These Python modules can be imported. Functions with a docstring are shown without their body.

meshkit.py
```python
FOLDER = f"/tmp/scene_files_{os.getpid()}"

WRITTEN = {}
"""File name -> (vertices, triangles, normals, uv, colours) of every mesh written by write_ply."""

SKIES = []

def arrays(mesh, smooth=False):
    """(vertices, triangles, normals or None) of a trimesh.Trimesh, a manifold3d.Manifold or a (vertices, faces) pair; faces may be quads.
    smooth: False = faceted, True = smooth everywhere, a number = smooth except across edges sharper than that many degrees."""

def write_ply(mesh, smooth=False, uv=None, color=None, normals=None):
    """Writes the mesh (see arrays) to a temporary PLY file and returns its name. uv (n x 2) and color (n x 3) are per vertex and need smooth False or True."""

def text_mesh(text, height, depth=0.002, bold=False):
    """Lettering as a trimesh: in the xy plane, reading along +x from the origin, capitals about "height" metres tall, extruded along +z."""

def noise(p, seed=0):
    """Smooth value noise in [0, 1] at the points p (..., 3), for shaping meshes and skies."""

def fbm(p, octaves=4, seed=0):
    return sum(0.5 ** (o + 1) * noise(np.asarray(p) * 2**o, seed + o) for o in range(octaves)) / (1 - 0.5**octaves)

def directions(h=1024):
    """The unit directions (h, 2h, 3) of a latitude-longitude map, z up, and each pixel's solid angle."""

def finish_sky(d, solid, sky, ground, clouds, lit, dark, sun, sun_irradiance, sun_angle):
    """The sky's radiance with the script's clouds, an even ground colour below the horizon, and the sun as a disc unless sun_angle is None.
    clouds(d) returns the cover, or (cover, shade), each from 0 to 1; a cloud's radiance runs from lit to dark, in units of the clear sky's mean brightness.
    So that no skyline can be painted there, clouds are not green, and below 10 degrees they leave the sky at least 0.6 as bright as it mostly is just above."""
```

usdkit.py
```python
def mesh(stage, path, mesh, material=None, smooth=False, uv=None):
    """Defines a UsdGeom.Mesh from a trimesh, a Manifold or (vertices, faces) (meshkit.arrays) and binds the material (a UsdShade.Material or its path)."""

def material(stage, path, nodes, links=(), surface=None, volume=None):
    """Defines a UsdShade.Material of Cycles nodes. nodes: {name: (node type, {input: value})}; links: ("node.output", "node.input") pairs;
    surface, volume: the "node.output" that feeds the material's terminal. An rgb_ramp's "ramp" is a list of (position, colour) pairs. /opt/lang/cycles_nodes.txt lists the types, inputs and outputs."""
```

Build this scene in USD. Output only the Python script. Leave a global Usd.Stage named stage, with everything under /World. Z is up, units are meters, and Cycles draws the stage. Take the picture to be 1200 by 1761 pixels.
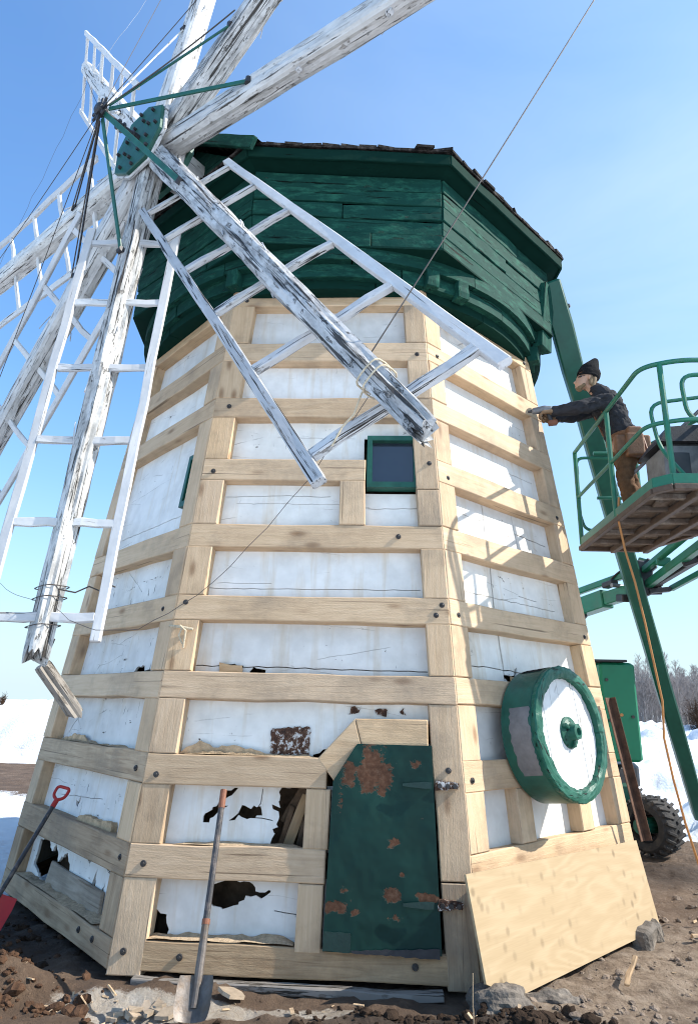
import math, random
import numpy as np, trimesh, usdkit, meshkit, manifold3d
from pxr import Usd, UsdGeom, UsdLux, UsdShade, Gf, Sdf, Vt
from shapely.geometry import Polygon, LineString, MultiPolygon, box as sbox
from shapely.ops import unary_union

stage = Usd.Stage.CreateInMemory()
UsdGeom.SetStageUpAxis(stage, UsdGeom.Tokens.z)
UsdGeom.SetStageMetersPerUnit(stage, 1.0)
UsdGeom.Xform.Define(stage, '/World')
UsdGeom.Scope.Define(stage, '/World/Looks')
rng = np.random.default_rng(7)
random.seed(7)

# ------------------------------------------------------------------ camera
def set_camera(eye, yaw, pitch, roll, focal_mm, exposure):
    d = np.array([math.sin(yaw)*math.cos(pitch), math.cos(yaw)*math.cos(pitch), math.sin(pitch)])
    r = np.array([math.cos(yaw), -math.sin(yaw), 0.0]); u = np.cross(r, d)
    r2 = r*math.cos(roll)+u*math.sin(roll); u2 = -r*math.sin(roll)+u*math.cos(roll)
    cam = UsdGeom.Camera.Define(stage, '/World/camera')
    cam.AddTransformOp().Set(Gf.Matrix4d(*r2, 0, *u2, 0, *(-d), 0, *eye, 1))
    cam.CreateHorizontalApertureAttr(36.0); cam.CreateVerticalApertureAttr(36.0*1024/697)
    cam.CreateFocalLengthAttr(focal_mm); cam.CreateClippingRangeAttr(Gf.Vec2f(0.05, 100000))
    cam.CreateExposureAttr(exposure)
set_camera((0.5479, -7.5647, 1.6538), -0.05464, 0.29122, 0.02519, 33.302, 0.90)

# ------------------------------------------------------------------ sky and sun
SUN_EL, SUN_AZ = math.radians(40), math.radians(-1.5)          # azimuth from +x
S = np.array([math.cos(SUN_EL)*math.cos(SUN_AZ), math.cos(SUN_EL)*math.sin(SUN_AZ), math.sin(SUN_EL)])
sky = usdkit.material(stage, '/World/Looks/sky', {
    'tc': ('texture_coordinate', {}),
    'sky': ('sky_texture', {'sky_type': 'single_scattering', 'sun_disc': False, 'sun_elevation': SUN_EL, 'sun_rotation': math.atan2(S[0], S[1]),
                            'altitude': 200.0, 'air_density': 1.6, 'aerosol_density': 1.2, 'ozone_density': 4.0}),
    'tint': ('mix_color', {'blend_type': 'multiply', 'fac': 1.0, 'b': (.57, .79, 1.01)}),
    'sep': ('separate_xyz', {}), 'dot': ('vector_math', {'math_type': 'dot_product', 'vector2': tuple(S)}),
    'mp': ('mapping', {'scale': (1.3, 1.3, 4.0), 'rotation': (0.2, 0.35, 0.3)}),
    'n': ('noise_texture', {'scale': 1.5, 'detail': 7.0, 'roughness': 0.55, 'distortion': 0.5}),
    'nr': ('map_range', {'from_min': .3, 'from_max': .7, 'to_min': .66, 'to_max': 1.34}),
    'hz': ('rgb_ramp', {'ramp': [(0.0, (.92,)*3), (.06, (.75,)*3), (.15, (.38,)*3), (.30, (.12,)*3), (.5, (0,)*3)]}),           # haze along the whole horizon
    'vz': ('rgb_ramp', {'ramp': [(0.0, (.95,)*3), (.15, (.85,)*3), (.4, (.66,)*3), (.6, (.52,)*3), (.8, (.30,)*3), (1.0, (.2,)*3)]}),   # thin veil of high cloud towards the sun
    'vd': ('rgb_ramp', {'ramp': [(0.0, (.05,)*3), (.15, (.10,)*3), (.35, (.38,)*3), (.55, (.8,)*3), (.75, (1,)*3)]}),
    'v': ('math', {'math_type': 'multiply'}), 'v2': ('math', {'math_type': 'multiply', 'use_clamp': True}), 'mxm': ('math', {'math_type': 'maximum'}),
    'm': ('mix_color', {'b': (2.85, 3.55, 3.95)}),
    'bg': ('background_shader', {'strength': 0.15}),
}, [('tc.generated', 'sep.vector'), ('tc.generated', 'dot.vector1'), ('tc.generated', 'mp.vector'), ('mp.vector', 'n.vector'), ('n.fac', 'nr.value'),
    ('sep.z', 'hz.fac'), ('sep.z', 'vz.fac'), ('dot.value', 'vd.fac'), ('vz.color', 'v.value1'), ('vd.color', 'v.value2'), ('v.value', 'v2.value1'), ('nr.result', 'v2.value2'),
    ('hz.color', 'mxm.value1'), ('v2.value', 'mxm.value2'), ('mxm.value', 'm.fac'),
    ('sky.color', 'tint.a'), ('tint.result', 'm.a'), ('m.result', 'bg.color')], surface='bg.background')
dome = UsdLux.DomeLight.Define(stage, '/World/sky')
UsdShade.MaterialBindingAPI.Apply(dome.GetPrim()).Bind(sky)
dome.GetPrim().SetCustomDataByKey('kind', 'structure')
sun = UsdLux.DistantLight.Define(stage, '/World/sun')
sun.CreateIntensityAttr(1.1); sun.CreateAngleAttr(0.5); sun.CreateColorAttr(Gf.Vec3f(1.0, 0.95, 0.86)); sun.CreateNormalizeAttr(True)
zx = S; xx = np.cross([0, 0, 1], zx); xx /= np.linalg.norm(xx); yx = np.cross(zx, xx)
sun.AddTransformOp().Set(Gf.Matrix4d(*xx, 0, *yx, 0, *zx, 0, 0, 0, 50, 1))

# ------------------------------------------------------------------ scene helpers
_count, _loc = {}, {}
def numbered(parent, name):
    k = (parent, name); n = _count.get(k, 0); _count[k] = n+1
    return name if n == 0 else f'{name}_{n:03d}'
def path_of(parent):
    return '/World' if parent is None else str(parent.GetPath())
def loc_of(prim):
    p = str(prim.GetPath())
    while p not in _loc: p = p.rpartition('/')[0]
    return _loc[p]
def tag(prim, label=None, category=None, group=None, kind=None):
    for k, v in dict(label=label, category=category, group=group, kind=kind).items():
        if v: prim.SetCustomDataByKey(k, v)
    return prim
def thing(name, label, category, loc=(0, 0, 0), group=None):
    x = UsdGeom.Xform.Define(stage, '/World/'+numbered(None, name)); x.AddTranslateOp().Set(Gf.Vec3d(*map(float, loc)))
    _loc[str(x.GetPath())] = np.array(loc, float)
    return tag(x.GetPrim(), label, category, group)
def put(name, geo, mat, parent=None, smooth=False, label=None, kind=None, prim=None):
    """geo: (V, F) or (V, F, gc) in world coordinates, or a trimesh; stored relative to its thing's base."""
    gc = None
    if isinstance(geo, tuple): V, F = geo[0], geo[1]; gc = geo[2] if len(geo) > 2 else None
    else: V, F = np.array(geo.vertices), np.array(geo.faces)
    V = np.asarray(V, float); F = np.asarray(F, int)
    if parent is not None: V = V-loc_of(parent)
    p = path_of(parent)+'/'+numbered(path_of(parent), name)
    m = usdkit.mesh(stage, p, (V, F), mat, smooth=smooth if gc is None else bool(smooth))
    api = UsdGeom.PrimvarsAPI(m)
    if gc is not None:
        api.CreatePrimvar('gc', Sdf.ValueTypeNames.Float3Array, 'vertex').Set(Vt.Vec3fArray.FromNumpy(np.asarray(gc, np.float32)))
    for k, a in (prim or {}).items():
        api.CreatePrimvar(k, Sdf.ValueTypeNames.FloatArray, 'vertex').Set(Vt.FloatArray.FromNumpy(np.asarray(a, np.float32)))
    return tag(m.GetPrim(), label, None, None, kind)
def solo(name, geo, mat, label, category, group=None, smooth=False, kind=None):
    pr = put(name, geo, mat, None, smooth); return tag(pr, label, category, group, kind)
def dup(root, loc, label=None, group=None, rotz=0.0, scale=1.0):
    n = str(root.GetName()).rstrip('0123456789').rstrip('_')
    x = UsdGeom.Xform.Define(stage, '/World/'+numbered(None, n))
    x.GetPrim().GetReferences().AddInternalReference(root.GetPath())
    x.ClearXformOpOrder()
    x.AddTranslateOp(opSuffix='place').Set(Gf.Vec3d(*map(float, loc))); x.AddRotateZOp(opSuffix='place').Set(float(rotz)); x.AddScaleOp(opSuffix='place').Set(Gf.Vec3f(scale, scale, scale))
    p = x.GetPrim(); p.SetInstanceable(True)
    return tag(p, label, None, group)

def unit(v): v = np.asarray(v, float); return v/np.linalg.norm(v)
def join(*gs):
    """concatenate (V,F[,gc])"""
    V, F, G, o = [], [], [], 0
    for g in gs:
        if not isinstance(g, tuple): g = (np.array(g.vertices), np.array(g.faces))
        V.append(g[0]); F.append(np.asarray(g[1])+o); o += len(g[0]); G.append(g[2] if len(g) > 2 else None)
    if all(x is not None for x in G): return np.vstack(V), np.vstack(F), np.vstack(G)
    return np.vstack(V), np.vstack(F)
def rings(R, closed_ends=True):
    """R: (n rings, m, 3) -> V, F tube with fan caps"""
    n, m, _ = R.shape; V = R.reshape(-1, 3); F = []
    for i in range(n-1):
        a = i*m+np.arange(m); b = i*m+(np.arange(m)+1) % m
        F.append(np.stack([a, b, b+m], 1)); F.append(np.stack([a, b+m, a+m], 1))
    if closed_ends:
        k = np.arange(1, m-1); F.append(np.stack([0*k, k+1, k], 1)); o = (n-1)*m; F.append(np.stack([0*k+o, k+o, k+1+o], 1))
    return V, np.vstack(F)
def frame_of(p0, p1, up):
    d = unit(np.subtract(p1, p0)); s = np.cross(d, up)
    if np.linalg.norm(s) < 1e-6: s = np.cross(d, [1, 0, 0])
    s = unit(s); return d, s, np.cross(s, d)
def beam(p0, p1, w, h, up=(0, 0, 1), ch=0.006, seg=1, jit=0.0, w1=None, h1=None, off=None):
    """squared timber from p0 to p1: w across (horizontal when up is z), h along up"""
    p0, p1 = np.asarray(p0, float), np.asarray(p1, float); L = np.linalg.norm(p1-p0); d, s, u = frame_of(p0, p1, up)
    w1 = w if w1 is None else w1; h1 = h if h1 is None else h1
    off = rng.uniform(0, 40, 3) if off is None else off
    ts = np.linspace(0, 1, seg+1); R, G = [], []
    def ring(t, shr):
        a, b = (w+(w1-w)*t)/2-shr, (h+(h1-h)*t)/2-shr; c = min(ch, a*.45, b*.45)
        q = np.array([[a-c, -b], [a, -b+c], [a, b-c], [a-c, b], [-a+c, b], [-a, b-c], [-a, -b+c], [-a+c, -b]])
        if jit: q = q+rng.normal(0, jit, 2)+rng.normal(0, jit*.5, q.shape)
        return q
    tt = [0]+list(ts)+[1]
    for i, t in enumerate(tt):
        e = i in (0, len(tt)-1); q = ring(t, ch if e else 0); x = t*L
        if not e and i == 1: x += ch
        if not e and i == len(tt)-2: x -= ch
        R.append(p0+d*x+q[:, :1]*s+q[:, 1:]*u); G.append(np.column_stack([np.full(8, x), q[:, 0], q[:, 1]])+off)
    V, F = rings(np.array(R)[:, ::-1]); return V, F, np.array(G)[:, ::-1].reshape(-1, 3)
def log(p0, p1, w0, h0, w1, h1, up, n=70, m=22, amp=0.008, seed=0, power=4.0, bend=0.0, endamp=0.0):
    """old weathered squared pole with cracks, bruises and a slight bend"""
    p0, p1 = np.asarray(p0, float), np.asarray(p1, float); L = np.linalg.norm(p1-p0); d, s, u = frame_of(p0, p1, up)
    t = np.linspace(0, 1, n); th = (np.arange(m)+.5)/m*2*np.pi
    c, sn = np.cos(th), np.sin(th); rr = (np.abs(c)**power+np.abs(sn)**power)**(-1/power)
    R, G = [], []
    for ti in t:
        a, b = (w0+(w1-w0)*ti)/2, (h0+(h1-h0)*ti)/2
        P = np.column_stack([np.full(m, ti*L*1.2), c*3.0, sn*3.0])
        k = 1+amp/a*(2*meshkit.fbm(P*np.array([1, 1.6, 1.6])+seed*7.3, 3, seed)-1)*2.2
        gro = np.maximum(0, meshkit.noise(np.column_stack([np.full(m, ti*L*.7), c*5, sn*5])+seed*3.1, seed+9)-.68)*3
        k = k-gro*amp*1.3/a
        if ti < .01 or ti > .99: k = k*.93
        q = np.column_stack([c*rr*a*k, sn*rr*b*k])
        x = np.full(m, ti*L)
        if ti > .975 and endamp: x = x+endamp*(meshkit.noise(np.column_stack([c*4, sn*4, 0*c])+seed, 3)-.5)
        R.append(p0+d*x[:, None]+q[:, :1]*s+q[:, 1:]*u+u*bend*math.sin(math.pi*ti)); G.append(np.column_stack([x, q[:, 0], q[:, 1]])+seed*5.7)
    V, F = rings(np.array(R)[:, ::-1]); return V, F, np.array(G)[:, ::-1].reshape(-1, 3)
def tube(pts, r, m=6, r1=None):
    pts = np.asarray(pts, float); n = len(pts); r1 = r if r1 is None else r1
    T = np.gradient(pts, axis=0); T /= np.linalg.norm(T, axis=1, keepdims=True)
    up = np.array([0, 0, 1.0]); up = np.array([1.0, 0, 0]) if abs(T[0] @ up) > .95 else up
    s = unit(np.cross(T[0], up)); R = []; th = np.arange(m)/m*2*np.pi; G = []; L = 0
    for i in range(n):
        s = s-T[i]*(s @ T[i]); s = unit(s); u = np.cross(T[i], s); q = r+(r1-r)*i/max(n-1, 1)
        if i: L += np.linalg.norm(pts[i]-pts[i-1])
        R.append(pts[i]+q*(np.cos(th)[:, None]*s+np.sin(th)[:, None]*u)); G.append(np.column_stack([np.full(m, L), q*np.cos(th), q*np.sin(th)]))
    V, F = rings(np.array(R)); return V, F, np.array(G).reshape(-1, 3)
def fillet(pts, r, k=5):
    """round the corners of a polyline"""
    pts = [np.asarray(p, float) for p in pts]; out = [pts[0]]
    for a, b, c in zip(pts, pts[1:], pts[2:]):
        l = min(r, np.linalg.norm(a-b)*.49, np.linalg.norm(c-b)*.49); p, q = b+unit(a-b)*l, b+unit(c-b)*l
        for t in np.linspace(0, 1, k+1): out.append((1-t)**2*p+2*t*(1-t)*b+t*t*q)
    return np.array(out+[pts[-1]])
def sag(a, b, drop, n=14, wob=0.0):
    a, b = np.asarray(a, float), np.asarray(b, float); t = np.linspace(0, 1, n)[:, None]
    P = a+(b-a)*t; P[:, 2] -= (4*t*(1-t))[:, 0]*drop
    if wob: P[1:-1] += rng.normal(0, wob, P[1:-1].shape)
    return P
def lathe(prof, p0, axis, m=24, close=True):
    """prof: list of (distance along axis, radius)"""
    axis = unit(axis); s = unit(np.cross(axis, [0, 0, 1] if abs(axis[2]) < .9 else [1, 0, 0])); u = np.cross(axis, s); th = np.arange(m)/m*2*np.pi
    R = np.array([np.asarray(p0)+axis*x+max(r, 1e-4)*(np.cos(th)[:, None]*s+np.sin(th)[:, None]*u) for x, r in prof])
    V, F = rings(R, close); G = np.array([np.column_stack([np.full(m, x), r*np.cos(th), r*np.sin(th)]) for x, r in prof]).reshape(-1, 3)
    return V, F, G
def extrude(poly, depth):
    gs = [g for g in getattr(poly, 'geoms', [poly]) if g.area > 1e-5 and g.geom_type == 'Polygon']
    return trimesh.util.concatenate([trimesh.creation.extrude_polygon(g, depth, engine='earcut') for g in gs]) if gs else None
def jag(pts, amp, step=0.03, seed=0, closed=True):
    """roughen an outline"""
    pts = [np.asarray(p, float) for p in pts]; out = []
    for a, b in zip(pts, pts[1:]+(pts[:1] if closed else [])):
        n = max(1, int(np.linalg.norm(b-a)/step))
        for i in range(n): out.append(a+(b-a)*i/n)
    if not closed: out.append(pts[-1])
    out = np.array(out); r = np.random.default_rng(seed)
    return out+r.uniform(-amp, amp, out.shape)
def jpoly(pts, amp=.01, step=.03, seed=0): return Polygon(jag(pts, amp, step, seed)).buffer(0)
def blob(c, r, seed=0, sub=3, amp=.25, freq=2.0, squash=(1, 1, 1)):
    m = trimesh.creation.icosphere(sub); v = np.array(m.vertices)
    v = v*(1+amp*(2*meshkit.fbm(v*freq+seed*3.7+10, 3, seed)-1)*1.6)[:, None]
    return v*np.asarray(squash)*r+np.asarray(c), np.array(m.faces), v*r

# ------------------------------------------------------------------ materials
def mat(name, nodes, links, surface='p.BSDF'):
    return usdkit.material(stage, '/World/Looks/'+name, nodes, links, surface=surface)
def plain(name, col, rough=.6, metal=0.0, var=.25, scale=9.0, bump=.15, dirt=None, spec=.4):
    """a plain stuff with mottling, a little relief and optional dirt colour"""
    lo = tuple(c*(1-var) for c in col); hi = tuple(min(1, c*(1+var)) for c in col)
    nodes = {'g': ('geometry', {}), 'n': ('noise_texture', {'scale': scale, 'detail': 6.0, 'roughness': .65}),
             'r': ('rgb_ramp', {'ramp': [(.3, lo), (.7, hi)]}), 'n2': ('noise_texture', {'scale': scale*6, 'detail': 4.0}),
             'b': ('bump', {'strength': bump, 'distance': .01}), 'p': ('principled_bsdf', {'roughness': rough, 'metallic': metal, 'specular_ior_level': spec})}
    links = [('g.position', 'n.vector'), ('g.position', 'n2.vector'), ('n.fac', 'r.fac'), ('n2.fac', 'b.height'), ('b.normal', 'p.normal')]
    if dirt:
        nodes |= {'n3': ('noise_texture', {'scale': scale*.55, 'detail': 8.0, 'roughness': .7}), 'r3': ('rgb_ramp', {'ramp': [(.5, (0, 0, 0)), (.62, (1, 1, 1))]}),
                  'mx': ('mix_color', {'b': dirt})}
        links += [('g.position', 'n3.vector'), ('n3.fac', 'r3.fac'), ('r3.color', 'mx.fac'), ('r.color', 'mx.a'), ('mx.result', 'p.base_color')]
    else: links += [('r.color', 'p.base_color')]
    return mat(name, nodes, links)
def timber_mat(name, c0, c1, c2, knot=(.22, .12, .06), rough=.75, grain=10.0, dirt=.75):
    return mat(name, {
        'a': ('attribute', {'attribute': 'gc'}), 'oi': ('object_info', {}),
        'mp': ('mapping', {'scale': (0.7, grain, grain)}), 'n': ('noise_texture', {'scale': 3.0, 'detail': 5.0, 'roughness': .6, 'distortion': .9}),
        'r': ('rgb_ramp', {'ramp': [(.25, c0), (.5, c1), (.75, c2)]}),
        'mk': ('mapping', {'scale': (2.0, 5.5, 5.5)}), 'v': ('voronoi_texture', {'scale': 1.0, 'randomness': 1.0}),
        'rk': ('rgb_ramp', {'ramp': [(0.0, (.85, .85, .85)), (.09, (.6, .6, .6)), (.17, (.12, .12, .12)), (.26, (0, 0, 0))]}), 'mxk': ('mix_color', {'b': knot}),
        'nd': ('noise_texture', {'scale': 2.2, 'detail': 6.0, 'roughness': .65}), 'rd': ('rgb_ramp', {'ramp': [(.45, (1, 1, 1)), (.8, (dirt, dirt*.97, dirt*.93))]}),
        'md': ('mix_color', {'blend_type': 'multiply', 'fac': 1.0}), 'ro': ('rgb_ramp', {'ramp': [(0, (.78, .76, .74)), (.3, (.95, .93, .9)), (.6, (1, 1, 1)), (.8, (1.0, .93, .82)), (1, (.9, .9, .92))]}),
        'mc': ('mapping', {'scale': (.55, 34, 34)}), 'nc': ('noise_texture', {'scale': 1.3, 'detail': 4.0, 'roughness': .5, 'distortion': .3}), 'rc': ('rgb_ramp', {'ramp': [(.655, (0, 0, 0)), (.69, (.7, .7, .7))]}), 'mxc': ('mix_color', {'b': (.13, .085, .05)}),
        'ns': ('noise_texture', {'scale': 1.1, 'detail': 9.0, 'roughness': .72}), 'rs': ('rgb_ramp', {'ramp': [(.5, (0, 0, 0)), (.74, (.62, .62, .62))]}), 'mxs': ('mix_color', {'b': (.27, .225, .18)}),
        'mo': ('mix_color', {'blend_type': 'multiply', 'fac': 1.0}),
        'mf': ('mapping', {'scale': (14, 60, 60)}), 'nf': ('noise_texture', {'scale': 2.0, 'detail': 5.0, 'roughness': .7}),
        'ad': ('math', {'math_type': 'add'}), 'b': ('bump', {'strength': .55, 'distance': .006}), 'p': ('principled_bsdf', {'roughness': rough, 'specular_ior_level': .25})},
        [('a.vector', 'mp.vector'), ('mp.vector', 'n.vector'), ('n.fac', 'r.fac'), ('a.vector', 'mk.vector'), ('mk.vector', 'v.vector'), ('v.distance', 'rk.fac'), ('rk.color', 'mxk.fac'), ('r.color', 'mxk.a'),
         ('a.vector', 'nd.vector'), ('nd.fac', 'rd.fac'), ('mxk.result', 'md.a'), ('rd.color', 'md.b'), ('oi.random', 'ro.fac'), ('a.vector', 'mc.vector'), ('mc.vector', 'nc.vector'), ('nc.fac', 'rc.fac'), ('rc.color', 'mxc.fac'), ('md.result', 'mxc.a'), ('a.vector', 'ns.vector'), ('ns.fac', 'rs.fac'), ('rs.color', 'mxs.fac'), ('mxc.result', 'mxs.a'), ('mxs.result', 'mo.a'), ('ro.color', 'mo.b'), ('mo.result', 'p.base_color'),
         ('a.vector', 'mf.vector'), ('mf.vector', 'nf.vector'), ('nf.fac', 'ad.value1'), ('n.fac', 'ad.value2'), ('ad.value', 'b.height'), ('b.normal', 'p.normal')])
def old_paint(name, paint, under, crack=(.02, .018, .015), chips=None, cov=.60, cstart=.60, cscale=(1.1, 26, 26), rough=.6, streak=None, patch=2.5, scuff=None, bump=.7, spec=.3, sc=(.5, .72, .75)):
    """paint on old boards: long cracks along the grain, flaked patches that show the wood, optional stains"""
    nodes = {
        'a': ('attribute', {'attribute': 'gc'}), 'mp': ('mapping', {'scale': cscale}), 'n': ('noise_texture', {'scale': 1.6, 'detail': 7.0, 'roughness': .62, 'distortion': .5}),
        'rc': ('rgb_ramp', {'ramp': [(cstart, (0, 0, 0)), (cstart+.035, (1, 1, 1))]}),
        'mu': ('mapping', {'scale': (1.2, 4, 4)}), 'nu': ('noise_texture', {'scale': patch, 'detail': 9.0, 'roughness': .72}), 'ru': ('rgb_ramp', {'ramp': [(cov, (0, 0, 0)), (cov+.03, (1, 1, 1))]}),
        'nt': ('noise_texture', {'scale': 7.0, 'detail': 5.0}), 'rt': ('rgb_ramp', {'ramp': [(.25, tuple(c*.82 for c in paint)), (.75, paint)]}),
        'oi': ('object_info', {}), 'orr': ('rgb_ramp', {'ramp': [(0, (.80, .80, .80)), (.5, (.97, .97, .97)), (1, (1.0, 1.0, .98))]}), 'om': ('mix_color', {'blend_type': 'multiply', 'fac': 1.0}),
        'm1': ('mix_color', {'b': under}), 'm2': ('mix_color', {'b': crack}),
        'mx': ('math', {'math_type': 'subtract'}), 'hh': ('math', {'math_type': 'multiply_add', 'value2': -1.0}),
        'b': ('bump', {'strength': bump, 'distance': .01}), 'p': ('principled_bsdf', {'roughness': rough, 'specular_ior_level': spec})}
    links = [('a.vector', 'mp.vector'), ('mp.vector', 'n.vector'), ('n.fac', 'rc.fac'), ('a.vector', 'mu.vector'), ('mu.vector', 'nu.vector'), ('nu.fac', 'ru.fac'), ('a.vector', 'nt.vector'), ('nt.fac', 'rt.fac'),
             ('ru.color', 'm1.fac'), ('rc.color', 'm2.fac'), ('m1.result', 'm2.a'), ('m2.result', 'p.base_color'),
             ('rc.color', 'hh.value1'), ('nt.fac', 'hh.value3'), ('hh.value', 'mx.value1'), ('ru.color', 'mx.value2'), ('mx.value', 'b.height'), ('b.normal', 'p.normal')]
    src = 'rt.color'
    if streak:
        nodes |= {'ms': ('mapping', {'scale': streak[1]}), 'ns': ('noise_texture', {'scale': 1.0, 'detail': 5.0, 'roughness': .6}), 'rs': ('rgb_ramp', {'ramp': [(streak[2], (0, 0, 0)), (streak[2]+.22, (.6, .6, .6))]}), 'msx': ('mix_color', {'b': streak[0]})}
        links += [('a.vector', 'ms.vector'), ('ms.vector', 'ns.vector'), ('ns.fac', 'rs.fac'), ('rs.color', 'msx.fac'), (src, 'msx.a')]; src = 'msx.result'
    if scuff:
        nodes |= {'mq': ('mapping', {'scale': (3, 9, 9)}), 'nq': ('noise_texture', {'scale': 1.5, 'detail': 8.0, 'roughness': .75}), 'rq': ('rgb_ramp', {'ramp': [(sc[0], (0, 0, 0)), (sc[1], (sc[2],)*3)]}), 'mqx': ('mix_color', {'b': scuff})}
        links += [('a.vector', 'mq.vector'), ('mq.vector', 'nq.vector'), ('nq.fac', 'rq.fac'), ('rq.color', 'mqx.fac'), (src, 'mqx.a')]; src = 'mqx.result'
    if chips:
        nodes |= {'cn': ('noise_texture', {'scale': 2.4, 'detail': 4.0}), 'ca': ('mix_color', {'fac': .07}), 'cm': ('mapping', {'scale': (.8, 5.5, 1.0)}), 'cv': ('voronoi_texture', {'feature': 'distance_to_edge', 'dimensions': '2D', 'scale': 1.0}),
                  'cr': ('rgb_ramp', {'ramp': [(0, (.75, .75, .75)), (.006, (.5, .5, .5)), (.013, (0, 0, 0))]}), 'ck': ('noise_texture', {'scale': 1.7, 'detail': 5.0, 'roughness': .6}), 'ckr': ('rgb_ramp', {'ramp': [(.53, (0, 0, 0)), (.6, (1, 1, 1))]}), 'cmul': ('math', {'math_type': 'multiply'}), 'cx': ('mix_color', {'b': (.20, .17, .14)}),
                  'sp': ('noise_texture', {'scale': chips, 'detail': 6.0, 'roughness': .6}), 'spr': ('rgb_ramp', {'ramp': [(.665, (0, 0, 0)), (.69, (1, 1, 1))]}), 'sx': ('mix_color', {'b': (.10, .07, .05)}), 'sm': ('math', {'math_type': 'multiply'}),
                  'gd': ('noise_texture', {'scale': 1.2, 'detail': 8.0, 'roughness': .7}), 'gdr': ('rgb_ramp', {'ramp': [(.45, (1, 1, 1)), (.8, (.74, .71, .66))]}), 'gx': ('mix_color', {'blend_type': 'multiply', 'fac': 1.0})}
        links += [('a.vector', 'cn.vector'), ('a.vector', 'ca.a'), ('cn.color', 'ca.b'), ('ca.result', 'cm.vector'), ('cm.vector', 'cv.vector'), ('cv.distance', 'cr.fac'), ('a.vector', 'ck.vector'), ('ck.fac', 'ckr.fac'), ('cr.color', 'cmul.value1'), ('ckr.color', 'cmul.value2'), ('cmul.value', 'cx.fac'), (src, 'cx.a'),
                  ('a.vector', 'sp.vector'), ('sp.fac', 'spr.fac'), ('spr.color', 'sm.value1'), ('ckr.color', 'sm.value2'), ('sm.value', 'sx.fac'), ('cx.result', 'sx.a'), ('a.vector', 'gd.vector'), ('gd.fac', 'gdr.fac'), ('sx.result', 'gx.a'), ('gdr.color', 'gx.b')]; src = 'gx.result'
    links += [('oi.random', 'orr.fac'), (src, 'om.a'), ('orr.color', 'om.b'), ('om.result', 'm1.a')]
    return mat(name, nodes, links)

M = {}
M['timber'] = timber_mat('new_timber', (.515, .37, .235), (.60, .437, .287), (.66, .502, .342))
M['timber_old'] = timber_mat('dirty_timber', (.30, .20, .12), (.45, .325, .21), (.56, .42, .28), dirt=.5)
M['timber_grey'] = timber_mat('grey_timber', (.22, .18, .14), (.34, .29, .23), (.44, .38, .31), dirt=.5)
M['broken_board'] = timber_mat('broken_board', (.36, .22, .11), (.5, .34, .19), (.6, .43, .26), grain=4.0)
M['panel'] = old_paint('white_panel', (.88, .865, .835), (.42, .33, .24), chips=16.0, cov=.72, cstart=.70, cscale=(26, 3.0, 26), streak=((.60, .47, .30), (9, .9, 1), .54), bump=.25)
M['panel_peeling'] = old_paint('white_panel_peeling', (.82, .81, .79), (.06, .045, .035), chips=22.0, cov=.635, cstart=.65, cscale=(20, 3.5, 20), patch=4.5, streak=((.55, .45, .30), (9, .9, 1), .56), bump=.5)
M['whitewash'] = old_paint('weathered_white', (.68, .675, .665), (.36, .335, .31), crack=(.06, .055, .05), cov=.60, cstart=.595, cscale=(.8, 24, 24), patch=5.5, scuff=(.38, .37, .36), bump=1.0, sc=(.46, .68, .85))
M['whitewash_worn'] = old_paint('worn_white', (.58, .575, .57), (.26, .245, .23), crack=(.045, .04, .036), cov=.59, cstart=.565, cscale=(.8, 28, 28), patch=7.5, scuff=(.27, .265, .26), bump=1.2, sc=(.42, .60, .95))
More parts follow.
